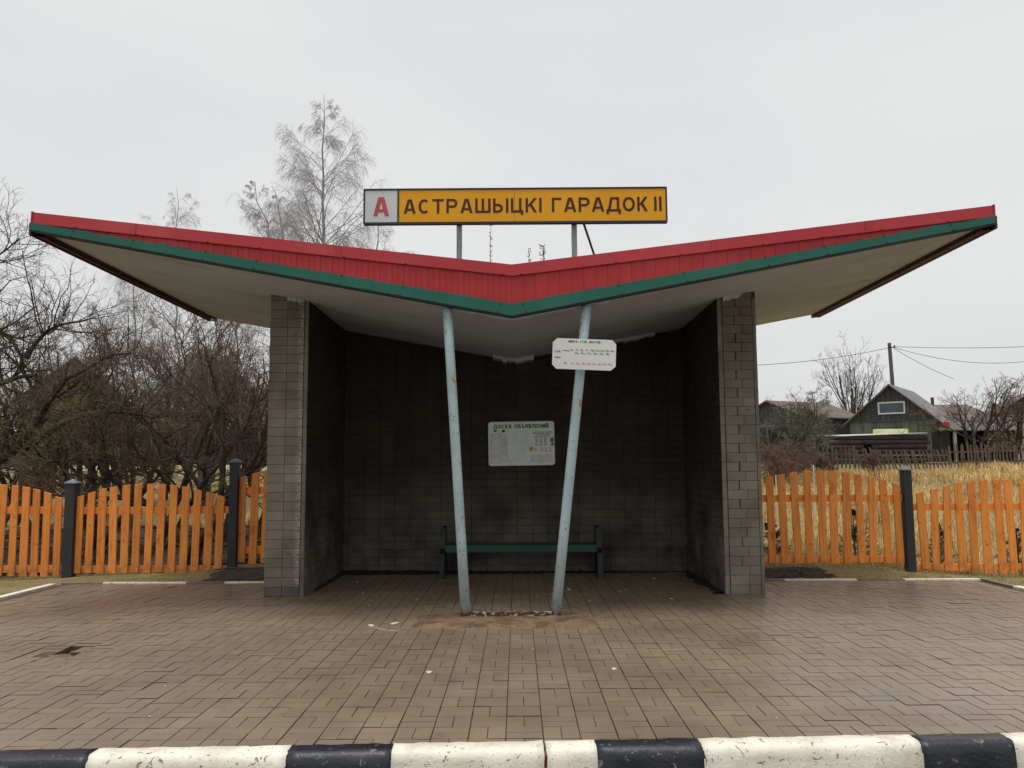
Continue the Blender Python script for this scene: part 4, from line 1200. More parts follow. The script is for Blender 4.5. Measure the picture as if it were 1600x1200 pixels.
fence_post(106.5, 122, 748, 897, YL - 0.03, 'lower of the two grey fence posts left of the shelter')
fence_post(361.5, 375, 715, 891, YL - 0.03, 'taller grey fence post nearest the left shelter wall')
fence_post(1407.5, 1420.7, 727, 888, YRT - 0.01, 'single grey fence post right of the shelter')

# ------------------------------------------------------------------ grass
def blades(name, mat, n, xr, yr, hgt, width, lean, seed, mask=None, clump=0.0, ypow=1.0):
    r = np.random.default_rng(seed)
    x = r.uniform(xr[0], xr[1], n)
    y = yr[0] + (yr[1] - yr[0]) * r.random(n) ** ypow
    if clump:
        k = max(8, n // 40)
        cx = r.uniform(xr[0], xr[1], k); cy = yr[0] + (yr[1] - yr[0]) * r.random(k) ** ypow
        pick = r.integers(0, k, n)
        sel = r.random(n) < clump
        x = np.where(sel, cx[pick] + r.normal(0, .12, n), x); y = np.where(sel, cy[pick] + r.normal(0, .12, n), y)
        y = np.clip(y, yr[0], yr[1])
    if mask is not None:
        m = mask(x, y); x, y = x[m], y[m]; n = len(x)
    h = hgt * r.uniform(0.45, 1.15, n) * (0.72 + 0.42 * np.sin(x * .9 + y * .35) * np.sin(x * .4 - y * .8 + 1))
    a = r.uniform(0, 2 * np.pi, n)
    la = r.uniform(0, 2 * np.pi, n)
    ll = np.abs(r.normal(0, lean, n)) * h
    sc = np.clip(y / 14.0, 1, 2.2)
    w = width * r.uniform(.6, 1.3, n) * sc
    dx, dy = np.cos(a) * w / 2, np.sin(a) * w / 2
    z = gz(x, y) - 0.01
    lx, lyv = np.cos(la) * ll, np.sin(la) * ll
    V = np.zeros((n, 5, 3))
    V[:, 0] = np.stack([x - dx, y - dy, z], -1); V[:, 1] = np.stack([x + dx, y + dy, z], -1)
    V[:, 2] = np.stack([x - dx * .8 + lx * .35, y - dy * .8 + lyv * .35, z + h * .6], -1)
    V[:, 3] = np.stack([x + dx * .8 + lx * .35, y + dy * .8 + lyv * .35, z + h * .6], -1)
    V[:, 4] = np.stack([x + lx, y + lyv, z + h * np.sqrt(np.clip(1 - (ll / h) ** 2 * .5, .2, 1))], -1)
    b = np.arange(n)[:, None] * 5
    Q = b + np.array([[0, 1, 3, 2]]); T = b + np.array([[2, 3, 4]])
    return obj(name, np_mesh(name, V.reshape(-1, 3), [Q, T]), mat)
off_pad = lambda x, y: ~((np.abs(x) < 6.3) & (y < 11.36)) & (np.abs(x + 0.05) > 3.1) 
verge_mask = lambda x, y: off_pad(x, y) & ~((x > -4.7) & (x < -3) & (np.random.default_rng(1).random(len(x)) < .85)) & ~((x > 3) & (x < 4.4) & (y < 12.1) & (np.random.default_rng(2).random(len(x)) < .9))
tag(blades('verge_grass', 'grass_lawn', 46000, (-9.2, 9.2), (9.0, 12.9), 0.06, 0.007, 0.6, 11, verge_mask), 'short patchy grass on the verge between paving and fences', 'grass', kind='stuff')
tag(blades('meadow_grass', 'grass_left', 26000, (-30, -4), (17.5, 38), 0.16, 0.010, 0.5, 12, lambda x, y: (np.abs(x) < .75 * y) & ~((y > 33) & (y < 37.5)), .5), 'yellowish rough grass under the bare trees beyond the left fence', 'grass', kind='stuff')
tag(blades('dry_grass', 'grass_dry', 90000, (3.4, 28), (12.1, 31.6), 0.36, 0.008, 0.8, 13, lambda x, y: x < .9 * y, .6, 1.25), 'tall golden dry grass in the field beyond the right fence', 'grass', kind='stuff')
tag(blades('field_stalks', 'weed', 700, (3.6, 24), (12.6, 31), 0.75, 0.007, 0.35, 15, lambda x, y: x < .76 * y, .5), 'scattered brown stalks rising above the dry grass field', 'weeds', kind='stuff')
tag(blades('dead_stems', 'weed', 5000, (-11.5, -3.4), (12.8, 19), 0.28, 0.006, 0.7, 14, None, .6), 'dead stems and litter over the dark soil behind the left fence', 'grass', kind='stuff')

# ------------------------------------------------------------------ bare trees
def nrm(a): return a / np.maximum(np.linalg.norm(a, axis=-1, keepdims=True), 1e-9)
def grow(r, S_, D, L, R, n, wob, trop, end=0.35):
    P = [S_]; d = nrm(D)
    for i in range(1, n):
        d = nrm(d + r.normal(0, wob, d.shape) + np.asarray(trop))
        P.append(P[-1] + d * (L / (n - 1))[:, None])
    return np.stack(P, 1), R[:, None] * np.linspace(1, end, n)[None, :]
def kids(r, P, R, L, m, t0, t1, ang, asd, lr, rr, flat=None):
    N, n, _ = P.shape
    t = (t0 + (t1 - t0) * r.random((N, m))) * (n - 1)
    i = np.clip(t.astype(int), 0, n - 2); f = (t - i)
    ar = np.arange(N)[:, None]
    A, B = P[ar, i], P[ar, i + 1]
    S_ = A + (B - A) * f[..., None]
    T = nrm(B - A)
    q = nrm(np.cross(T, r.normal(0, 1, T.shape)))
    a = r.normal(ang, asd, (N, m))[..., None]
    D = np.cos(a) * T + np.sin(a) * q
    tt_ = t / (n - 1)
    cl = L[:, None] * lr * (1.15 - 0.6 * tt_) * r.uniform(.65, 1.25, (N, m))
    pr = R[ar, i] + (R[ar, i + 1] - R[ar, i]) * f
    cr_ = pr * rr
    return S_.reshape(-1, 3), D.reshape(-1, 3), cl.ravel(), cr_.ravel()
def tubes(groups):
    Vs, Fs, off = [], [], 0
    for P, R, s in groups:
        N, n, _ = P.shape
        T = np.empty_like(P); T[:, 1:-1] = P[:, 2:] - P[:, :-2]; T[:, 0] = P[:, 1] - P[:, 0]; T[:, -1] = P[:, -1] - P[:, -2]
        T = nrm(T)
        ref = np.array([0.83, 0.41, 0.09])
        n1 = nrm(np.cross(T, ref)); n2 = np.cross(T, n1)
        a = 2 * np.pi * np.arange(s) / s
        V = P[:, :, None, :] + R[:, :, None, None] * (np.cos(a)[None, None, :, None] * n1[:, :, None, :] + np.sin(a)[None, None, :, None] * n2[:, :, None, :])
        Vs.append(V.reshape(-1, 3))
        base = off + (np.arange(N)[:, None, None] * n + np.arange(n - 1)[None, :, None]) * s
        k0 = np.arange(s)[None, None, :]; k1 = (np.arange(s)[None, None, :] + 1) % s
        Fs.append(np.stack([base + k0, base + k1, base + s + k1, base + s + k0], -1).reshape(-1, 4))
        off += N * n * s
    return np.concatenate(Vs), [np.concatenate(Fs)]
def tree_object(name, base, label, trunk_groups, crown_groups, tm, cm, cat='tree', group=None):
    t = thing(name, base, label, cat, group)
    V, Fc = tubes(trunk_groups); obj('trunk', np_mesh('trunk', V, Fc, True), tm, t)
    V, Fc = tubes(crown_groups); obj('crown', np_mesh('crown', V, Fc, True), cm, t)
    return t

def apple(base, H, seed, label, stems=2, tm='bark_dark', cm='twig_dark', lean=(0, 0), spread=0.8, m=(5, 6, 7, 5), tr=0.075, name='bare_tree', group='bare trees beyond the left fence', twr=1.0, wob=.2, cat='tree', updraft=.05):
    r = np.random.default_rng(seed)
    b = np.array(base)
    S0 = b + r.normal(0, .06, (stems, 3)) * [1, 1, 0]
    D0 = np.stack([r.normal(lean[0], .28 * spread, stems), r.normal(lean[1], .28 * spread, stems), np.ones(stems)], -1)
    L0 = np.full(stems, H * .55) * r.uniform(.8, 1.1, stems)
    P0, R0 = grow(r, S0, D0, L0, np.full(stems, tr) * r.uniform(.8, 1.1, stems), 8, wob * .55, (0, 0, .02), .5)
    S1, D1, L1, R1 = kids(r, P0, R0, L0, m[0], .3, 1.0, .75 * spread + .1, .2, .85, .62)
    P1, R1 = grow(r, S1, D1, L1, R1, 8, wob, (0, 0, updraft), .35)
    S2, D2, L2, R2 = kids(r, P1, R1, L1, m[1], .2, 1.0, .8, .25, .55, .6)
    P2, R2 = grow(r, S2, D2, L2, R2, 6, wob * 1.1, (0, 0, updraft * 1.4), .4)
    S3, D3, L3, R3 = kids(r, P2, R2, L2, m[2], .12, 1.0, .85, .3, .6, .65)
    R3 = np.maximum(R3, .0042 * twr)
    P3, R3 = grow(r, S3, D3, L3, R3, 5, wob * 1.1, (0, 0, updraft), .5)
    S4, D4, L4, R4 = kids(r, P3, R3, L3, m[3], .15, 1.0, .85, .35, .55, .7)
    R4 = np.clip(R4, .0030 * twr, .005 * twr)
    P4, R4 = grow(r, S4, D4, np.maximum(L4, .08), R4, 3, wob * 1.2, (0, 0, updraft), .6)
    return tree_object(name, tuple(base), label, [(P0, R0, 8), (P1, R1, 6), (P2, R2, 5)], [(P3, R3, 3), (P4, R4, 3)], tm, cm, cat, group)

# the near tree whose limbs reach in from the left edge
def limb(pts, Y, r0, r1):
    return [at(u, v, Y + dy) for (u, v, dy) in pts], r0, r1
def near_tree():
    r = np.random.default_rng(21)
    Yn = 14.6
    base = at(-150, 835, Yn); base.z = gz1(base.x, Yn)
    polys = [
        ([base, at(-120, 790, Yn), at(-50, 752, Yn), at(0, 722, Yn), at(38, 698, Yn), at(56, 668, Yn), at(64, 640, Yn), at(78, 612, Yn), at(98, 596, Yn)], .13, .05),
        ([at(40, 697, Yn), at(70, 680, Yn), at(105, 655, Yn - .1), at(140, 645, Yn - .2), at(185, 640, Yn - .3), at(240, 650, Yn - .4)], .07, .018),
        ([at(30, 704, Yn), at(48, 712, Yn - .2), at(70, 722, Yn - .3), at(110, 719, Yn - .4), at(145, 715, Yn - .5), at(180, 722, Yn - .6)], .045, .014),
        ([at(-120, 790, Yn), at(-90, 690, Yn), at(-45, 620, Yn), at(0, 600, Yn), at(28, 588, Yn), at(60, 585, Yn)], .11, .03),
        ([at(-90, 690, Yn), at(-70, 560, Yn), at(-30, 505, Yn), at(10, 515, Yn), at(35, 545, Yn), at(42, 590, Yn)], .08, .02),
        ([at(40, 560, Yn), at(55, 532, Yn), at(78, 514, Yn), at(100, 506, Yn), at(140, 500, Yn)], .045, .014),
        ([at(-70, 560, Yn), at(-60, 470, Yn), at(-35, 420, Yn), at(5, 395, Yn + .3), at(30, 370, Yn + .4)], .05, .012),
        ([at(98, 596, Yn), at(130, 580, Yn), at(165, 560, Yn), at(205, 552, Yn)], .04, .012),
        ([at(64, 640, Yn), at(50, 600, Yn), at(20, 560, Yn + .2), at(-10, 540, Yn + .3)], .035, .012),
    ]
    tg, n = [], 10
    allP, allR, allL = [], [], []
    for pts, r0, r1 in polys:
        pts = np.array([tuple(p) for p in pts])
        seg = np.concatenate([[0], np.cumsum(np.linalg.norm(np.diff(pts, axis=0), axis=1))])
        tt_ = np.linspace(0, seg[-1], n)
        Q = np.stack([np.interp(tt_, seg, pts[:, k]) for k in range(3)], -1) + r.normal(0, .018, (n, 3))
        Q[1:-1] = (Q[:-2] + 2 * Q[1:-1] + Q[2:]) / 4
        allP.append(Q); allR.append(np.linspace(r0, r1, n)); allL.append(seg[-1])
    P0, R0, L0 = np.stack(allP), np.stack(allR), np.array(allL)
    S2, D2, L2, R2 = kids(r, P0, R0, np.full(len(L0), 2.0), 16, .3, 1.0, .9, .3, .75, .45)
    P2, R2 = grow(r, S2, D2, L2, np.maximum(R2, .009), 7, .2, (0, 0, .06), .4)
    S3, D3, L3, R3 = kids(r, P2, R2, L2, 8, .12, 1.0, .85, .3, .5, .6)
    P3, R3 = grow(r, S3, D3, L3, np.maximum(R3, .004), 5, .2, (0, 0, .05), .5)
    S4, D4, L4, R4 = kids(r, P3, R3, L3, 5, .12, 1.0, .85, .35, .55, .7)
    P4, R4 = grow(r, S4, D4, np.maximum(L4, .07), np.clip(R4, .0028, .005), 3, .22, (0, 0, .05), .6)
    tree_object('bare_tree', tuple(base), 'old bare tree whose thick dark limbs reach in from the left edge', [(P0, R0, 8), (P2, R2, 5)], [(P3, R3, 3), (P4, R4, 3)], 'bark_dark', 'twig_dark', 'tree', 'bare trees beyond the left fence')
near_tree()

def px_base(u, Y):
    x = at(u, 800, Y).x
    return (x, Y, gz1(x, Y))
AP = [  # (photo x, depth, height, stems, crown material, label)
    (150, 15.2, 3.9, 3, 'twig_moss', 'mossy bare fruit tree behind the middle of the arched left fence section'),
    (258, 15.6, 4.3, 2, 'twig_dark', 'bare tree with slanting stems behind the arched left fence section'),
    (302, 14.6, 4.2, 3, 'twig_dark', 'dark forked bare tree just left of the taller left grey post'),
    (350, 16.6, 5.0, 3, 'twig_red', 'bare tree rising behind the taller left grey post'),
    (400, 17.2, 5.2, 3, 'twig_dark', 'bare tree half hidden by the left shelter wall'),
    (60, 17.2, 5.0, 3, 'twig_moss', 'bare greenish tree behind the far left fence section'),
    (205, 18.2, 5.0, 3, 'twig_red', 'slender purplish bare tree behind the left fence, under the roof tip'),
    (120, 20.2, 5.6, 3, 'twig_dark', 'taller bare tree farther back below the left roof tip'),
    (10, 19.2, 6.8, 3, 'twig_dark', 'tall bare tree farther back at the left edge'),
    (320, 21.5, 5.6, 4, 'twig_red', 'bare bushy tree farther back left of the shelter wall'),
    (255, 24.0, 6.0, 4, 'twig_red', 'bare bushy tree deep in the thicket below the left roof edge'),
    (395, 25.0, 6.2, 4, 'twig_red', 'bare bushy tree deep in the thicket by the left shelter wall'),
    (170, 26.5, 6.0, 4, 'twig_dark', 'bare tree deep in the thicket below the left roof tip'),
    (60, 27.0, 7.0, 4, 'twig_dark', 'bare tree deep in the thicket at the left edge'),
]
for i, (u, Y, H, st, cm, lab) in enumerate(AP):
    H *= 1.16 if 180 < u < 420 else 1.06
    apple(px_base(u, Y), H, 100 + i, lab, st, 'bark_dark', cm, spread=.85, m=(5, 6, 7, 5) if Y < 20 else (5, 5, 6, 4), tr=.07, twr=1.0 if Y < 20 else 1.3)

# birches behind the roof
def birch(u_top, v_top, Y, seed, label, tr=.16, m=(34, 6, 7), lean=0.0, u_base=None, group='birches behind the roof', droop=.12, sp=.3):
    r = np.random.default_rng(seed)
    top = at(u_top, v_top, Y)
    xb = at(u_base if u_base is not None else u_top, 700, Y).x
    base = np.array([xb, Y, gz1(xb, Y)])
    n = 14
    tt_ = np.linspace(0, 1, n)
    P0 = base[None] + (np.array(top) - base)[None] * tt_[:, None]
    P0[1:-1] += r.normal(0, .12, (n - 2, 3)) * [1, 1, 0]
    P0 = P0[None]; Hh = top.z - base[2]
    R0 = (tr * (1 - tt_) ** 1.0 + .012)[None]
    S1, D1, L1, R1 = kids(r, P0, R0, np.array([Hh]), m[0], .30, .97, .78, .12, sp, .32)
    f1 = np.clip((P0[0, -1, 2] - S1[:, 2]) / Hh, 0, 1)
    L1 = Hh * sp * np.clip(f1 * 2.0 + .06, .06, 1.05) * r.uniform(.7, 1.15, len(L1))
    P1, R1 = grow(r, S1, D1, L1, np.maximum(R1, .012), 9, .07, (0, 0, -.01), .3)
    S2, D2, L2, R2 = kids(r, P1, R1, L1, m[1], .2, 1.0, .7, .25, .42, .5)
    P2, R2 = grow(r, S2, D2, L2, np.maximum(R2, .0075), 7, .1, (0, 0, -.13), .6)
    S3, D3, L3, R3 = kids(r, P2, R2, L2, m[2] + 3, .15, 1.0, .7, .3, 1.05, .6)
    P3, R3 = grow(r, S3, D3, np.clip(L3, .15, 2.0), np.clip(R3, .0038, .005), 5, .08, (0, 0, -.5), .7)
    return tree_object('birch_tree', tuple(base), label, [(P0, R0, 7), (P1, R1, 5)], [(P2, R2, 3), (P3, R3, 3)], 'bark_birch', 'twig_birch', 'tree', group)
birch(506, 148, 46, 31, 'tallest bare weeping birch rising behind the roof left of the sign', .2, (60, 9, 9), sp=.25)
birch(398, 282, 44, 32, 'leaning bare birch left of the tallest birch behind the roof', .15, (32, 8, 9), u_base=470, sp=.28)
birch(430, 300, 47, 33, 'bare birch standing close against the tallest birch on its left', .14, (30, 8, 9), u_base=490, sp=.28)
birch(596, 318, 45, 34, 'low bare birch behind the left end of the name sign', .14, (30, 8, 9), u_base=540, sp=.28)
birch(276, 292, 62, 35, 'small distant bare birch above the left half of the roof', .13, (40, 7, 8), sp=.3)
birch(212, 372, 62, 36, 'faint distant birch just above the left roof edge', .12, (30, 6, 7), sp=.26)

# trees on the right
apple(px_base(1222, 29), 4.9, 201, 'dense bare apple tree right of the shelter wall by the wooden shed', 3, 'bark_apple', 'twig_apple', spread=1.0, m=(6, 7, 7, 4), tr=.08, group='bare trees around the farmyard', twr=1.8, updraft=.0)
apple(px_base(1262, 33), 4.0, 202, 'low bare apple tree between the small shed and the gabled house', 3, 'bark_apple', 'twig_apple', spread=1.0, m=(5, 5, 6, 3), tr=.07, group='bare trees around the farmyard', twr=1.8, updraft=.0)
apple(px_base(1338, 52), 9.0, 203, 'tall slim bare tree behind the gabled house, left of the utility pole', 5, 'bark_apple', 'twig_red', spread=.14, m=(5, 4, 4, 2), tr=.08, group='bare trees around the farmyard', twr=2.2, wob=.09, updraft=.12)
apple(px_base(1298, 50), 5.4, 206, 'low bushy bare tree behind the gabled house roof on the left', 4, 'bark_apple', 'twig_red', spread=.7, m=(5, 6, 5, 3), tr=.07, group='bare trees around the farmyard', twr=2.2)
apple(px_base(1528, 34), 5.0, 204, 'wide bare tree in front of the long shed', 4, 'bark_dark', 'twig_red', spread=.75, m=(5, 5, 5, 3), tr=.075, group='bare trees around the farmyard', twr=1.7)
apple(px_base(1592, 37), 5.2, 205, 'bare tree at the right edge beside the long shed', 3, 'bark_dark', 'twig_red', spread=.6, m=(5, 5, 5, 3), tr=.07, group='bare trees around the farmyard', twr=1.7)
for i, (u, Y, lab) in enumerate(((1212, 25, 'brown leafless shrub beside the right shelter wall'), (1238, 27, 'brown leafless shrub in front of the small shed'), (1292, 30.6, 'low brown shrub at the foot of the weathered fence'), (1370, 31, 'low brown shrub along the weathered fence below the logs'))):
    apple(px_base(u, Y), 1.7 if i < 2 else 1.0, 220 + i, lab, 7, 'twig_red', 'twig_red', spread=1.1, m=(4, 5, 5, 4), tr=.015, group='brown shrubs beyond the right fence', twr=1.5, name='shrub', cat='shrub')

# spruce seedlings behind the fences
def spruce(u, vtop, Y, label, seed):
    r = np.random.default_rng(seed)
    t = at(u, vtop, Y); z0 = gz1(t.x, Y); H = t.z - z0
    s = thing('spruce_seedling', (t.x, Y, z0), label, 'sapling', 'spruce seedlings behind the fences')
    obj('trunk', MB().tube([(t.x, Y, z0 - .02), (t.x, Y, z0 + H * .6), (t.x, Y, z0 + H)], [.014, .008, .002], 6).mesh('trunk'), 'bark_dark', s)
    S_, D, L = [], [], []
    for k_ in range(44):
        f = r.random() ** 1.2
        a = r.uniform(0, 2 * np.pi)
        S_.append((t.x, Y, z0 + .04 + f * H * .93)); D.append((np.cos(a), np.sin(a), .35 + .5 * f)); L.append((1 - f) * H * .48 + .03)
    P1, R1 = grow(r, np.array(S_), np.array(D), np.array(L), np.full(44, .004), 5, .08, (0, 0, .03), .4)
    S2, D2, L2, R2 = kids(r, P1, R1, np.array(L), 9, .15, 1, .7, .15, .42, .6)
    P2, R2 = grow(r, S2, D2, L2, np.full(len(L2), .002), 3, .08, (0, 0, 0), .6)
    n1 = []
    for P, mm in ((P1, 30), (P2, 11)):
        Sn, Dn, _, _ = kids(r, P, np.full(P.shape[:2], .001), np.full(len(P), .05), mm, .05, 1, .8, .2, 1, 1)
        n1.append(grow(r, Sn, Dn, np.full(len(Sn), .026), np.full(len(Sn), .0016), 2, .02, (0, 0, .1), .5))
    V, Fc = tubes([(P1, R1, 3), (P2, R2, 3)] + [(a, b, 3) for a, b in n1])
    obj('crown', np_mesh('crown', V, Fc), 'spruce', s)
spruce(1203, 815, 12.6, 'spruce seedling behind the right fence nearest the shelter wall', 1)
spruce(1333, 795, 12.6, 'spruce seedling with a long leader behind the middle of the right fence section', 2)
spruce(1466, 818, 12.4, 'spruce seedling behind the far right fence section next to the grey post', 3)
spruce(1588, 828, 12.4, 'thin spruce seedling behind the fence at the right edge', 4)
spruce(302, 852, 12.68, 'small dark spruce seedling behind the arched left fence section', 5)

# weeds growing on the roof
def weed(u, v0, v1, Y, label, seed, tuft):
    r = random.Random(seed)
    a, b = at(u, v1, Y), at(u, v0, Y)
    a.z = ztop(a.x) - .01
    w = thing('roof_weed', tuple(a), label, 'weed', 'dry weeds on the roof')
    pts = [a + (b - a) * t + Vector((r.gauss(0, .008), r.gauss(0, .008), 0)) for t in (0, .25, .5, .75, 1)]
    obj('stem', MB().tube(pts, [.006, .005, .005, .004, .002], 5).mesh('stem'), 'weed', w)
    mb = MB()
    for k_ in range(tuft):
        t = r.uniform(.25 if tuft < 30 else .35, 1)
        p = a + (b - a) * t
        d = Vector((r.gauss(0, 1), r.gauss(0, 1), r.uniform(.2, 1.2))).normalized() * r.uniform(.01, .03 if tuft < 30 else .06)
        mb.tube([p, p + d], [.003, .004], 4)
        q = p + d
        mb.box(q.x - .004, q.x + .004, q.y - .004, q.y + .004, q.z - .006, q.z + .008)
    obj('seed_heads', mb.mesh('seed_heads'), 'weed', w)
weed(767, 349, 410, 10.6, 'tall thin dry weed stalk on the roof below the sign', 1, 26)
weed(827, 389, 414, 9.9, 'short dry weed on the roof right of the roof valley', 2, 18)
weed(848, 384, 414, 9.9, 'bushier dry weed on the roof right of the roof valley', 3, 34)

# ------------------------------------------------------------------ farmyard on the right
def far_fence():
    x0, x1, Y = at(1196, 735, 31).x, at(1640, 735, 33).x, None
    segs = [((1196, 31.0), (1335, 32.0), 0.02, 'leaning weathered picket fence stretch left of the logs', 22),
            ((1337, 32.0), (1485, 32.2), 0.22, 'slanting weathered picket fence stretch in front of the log stack', 26),
            ((1487, 32.2), (1625, 33.0), 0.03, 'upright weathered picket fence stretch in front of the long shed', 26)]
    hts = (0.86, 0.76, 0.92)
    for si, ((ua, Ya), (ub, Yb), ln, lab, n) in enumerate(segs):
        A, B = at(ua, 735, Ya), at(ub, 735, Yb)
        f = thing('weathered_fence', (A.x, Ya, gz1(A.x, Ya)), lab, 'fence', 'weathered farmyard fence stretches')
        pm = []
        for q in range(4):
            h = hts[si] * random.uniform(.92, 1.08)
            me = MB().hexa([(-.032, -.01, 0), (.032, -.01, 0), (.032 - ln * h, -.01, h), (-.032 - ln * h, -.01, h + .03), (-.032, .01, 0), (.032, .01, 0), (.032 - ln * h, .01, h), (-.032 - ln * h, .01, h + .03)]).mesh('picket')
            me.materials.append(MATS['far_picket']); pm.append(me)
        for i in range(n):
            t = (i + random.uniform(-.15, .15)) / (n - 1)
            x, y = A.x + (B.x - A.x) * t, Ya + (Yb - Ya) * t
            obj('picket', random.choice(pm), None, f, loc=(x, y, gz1(x, y) + .02 + random.uniform(-.04, .04)), rot=(random.gauss(0, .02), random.gauss(0, .035), 0))
        for hz in (.28, .72):
            za, zb_ = gz1(A.x, Ya) + hz * hts[si], gz1(B.x, Yb) + hz * hts[si]
            obj('rail', MB().bar((A.x, Ya + .03, za), (B.x, Yb + .03, zb_), .03, .06).mesh('rail'), 'far_picket', f)
far_fence()

def gable_house(name, label, base, rot, w, d, wall_h, rise, over, wall_m, roof_m, gable_m=None, window=None, board=0.13):
    h = thing(name, base, label, 'house', rot=(0, 0, rot))
    mb = MB()
    nb_ = int(w / board)
    for i in range(nb_):                     # vertical boards on the front, with open joints
        a, b = -w / 2 + i * w / nb_, -w / 2 + (i + 1) * w / nb_
        mb.box(a + .006, b - .006, -.025 - random.uniform(0, .012), -.001, -.5, wall_h)
    o = obj('board_cladding', mb.mesh('board_cladding'), wall_m, h, local=True); o['kind'] = 'stuff'
    obj('wall', MB().box(-w / 2, w / 2, 0, d, -.5, wall_h).mesh('wall'), wall_m, h, local=True)
    mb = MB()
    mb.prism([(-w / 2, wall_h), (w / 2, wall_h), (0, wall_h + rise)], lambda a, b: (a, .0, b + .002), lambda a, b: (a, d, b + .002))
    for i in range(nb_):
        a, b = -w / 2 + i * w / nb_, -w / 2 + (i + 1) * w / nb_
        f_ = lambda x: wall_h + .03 + rise * (1 - abs(x) / (w / 2)) - .03
        mb.hexa([(a + .006, -.05, wall_h + .02), (b - .006, -.05, wall_h + .02), (b - .006, -.05, max(f_(b - .006), wall_h + .03)), (a + .006, -.05, max(f_(a + .006), wall_h + .03)),
                 (a + .006, -.004, wall_h + .02), (b - .006, -.004, wall_h + .02), (b - .006, -.004, max(f_(b - .006), wall_h + .03)), (a + .006, -.004, max(f_(a + .006), wall_h + .03))])
    mb.box(-w / 2 - .03, w / 2 + .03, -.075, -.003, wall_h - .05, wall_h + .015)
    obj('gable', mb.mesh('gable'), gable_m or wall_m, h, local=True)
    for s in (-1, 1):
        sl = rise / (w / 2)
        xe, ze = s * (w / 2 + over), wall_h - over * sl
        mb = MB()
        mb.hexa([(0, -over, wall_h + rise + .01), (xe, -over, ze + .01), (xe, -over, ze + .07), (0, -over, wall_h + rise + .09),
                 (0, d + over, wall_h + rise + .01), (xe, d + over, ze + .01), (xe, d + over, ze + .07), (0, d + over, wall_h + rise + .09)])
        obj('roof', mb.mesh('roof'), roof_m, h, local=True)
    if window:
        x, z, ww, hh = window
        fr = MB()
        t = .07
        fr.box(x - ww / 2, x + ww / 2, -.11, -.055, z - hh / 2, z - hh / 2 + t).box(x - ww / 2, x + ww / 2, -.11, -.055, z + hh / 2 - t, z + hh / 2)
        fr.box(x - ww / 2, x - ww / 2 + t, -.109, -.056, z - hh / 2 + t, z + hh / 2 - t).box(x + ww / 2 - t, x + ww / 2, -.109, -.056, z - hh / 2 + t, z + hh / 2 - t)
        wd = obj('window', fr.mesh('window'), 'window_white', h, local=True)
        obj('pane', MB().box(x - ww / 2 + t - .01, x + ww / 2 - t + .01, -.075, -.06, z - hh / 2 + t - .01, z + hh / 2 - t + .01).mesh('pane'), 'glass_dark', wd, local=True)
    return h
YH = 42.0
hc = at(1396, 700, YH)
hb = (hc.x, YH, at(1396, 705, YH).z)
wh = at(1396, 657, YH).z - hb[2]
rs = at(1396, 603, YH).z - at(1396, 657, YH).z
hx = gable_house('wooden_house', 'weathered wooden gabled house with a white framed attic window', hb, math.radians(-37), 4.1, 5.0, wh, rs, 0.35, 'old_wood_green', 'roof_slate', 'old_wood', (0.02, wh + rs * .36, 1.28, .62))
# second little dark window in the lower wall
obj('shutter', MB().box(-.55, .45, -.06, -.03, wh - .75, wh - .35).mesh('shutter'), 'old_wood', hx, local=True)
hl = at(1205, 700, 47)
gable_house('barn', 'grey barn with a brown roof behind the apple tree beside the shelter wall', (hl.x, 47, at(1228, 705, 47).z), math.radians(-62), 5.0, 4.2, at(1228, 654, 47).z - at(1228, 705, 47).z, at(1228, 628, 47).z - at(1228, 654, 47).z, .3, 'old_wood', 'roof_brown', 'old_wood')
hr = at(1618, 700, 50)
hh_ = gable_house('wooden_house', 'grey gabled house with lattice window cut by the right edge', (hr.x, 50, at(1618, 705, 50).z), math.radians(-20), 5.6, 6, at(1618, 662, 50).z - at(1618, 705, 50).z, at(1618, 612, 50).z - at(1618, 662, 50).z, .4, 'wall_pale', 'roof_slate', 'old_wood', (-1.0, at(1618, 655, 50).z - at(1618, 705, 50).z, 1.2, .6))
# brown hipped roof house far behind
Yq = 64
q0, q1 = at(1466, 652, Yq), at(1556, 652, Yq)
qb = thing('far_house', ((q0.x + q1.x) / 2, Yq, at(1500, 700, Yq).z), 'distant house with a brown roof between the gabled house and the right tree', 'house')
zt_, ze_ = at(1510, 626, Yq).z, q0.z
mb = MB()
mb.add([(q0.x, Yq, ze_), (q1.x, Yq, ze_), (q1.x, Yq + 8, ze_), (q0.x, Yq + 8, ze_), (q0.x, Yq + 4, zt_), (q1.x, Yq + 4, zt_)],
       [(0, 1, 5, 4), (2, 3, 4, 5), (1, 2, 5), (3, 0, 4), (3, 2, 1, 0)])
obj('roof', mb.mesh('roof'), 'roof_brown', qb)
obj('wall', MB().box(q0.x + .3, q1.x - .3, Yq + .4, Yq + 7.6, ze_ - 3.2, ze_ - .002).mesh('wall'), 'wall_pale', qb)
cx_ = at(1457, 630, Yq - 2).x
obj('chimney', MB().tube([(cx_, Yq - 2, ze_ - 2), (cx_, Yq - 2, at(1457, 621, Yq - 2).z)], .12, 8).mesh('chimney'), 'maroon_box', qb)

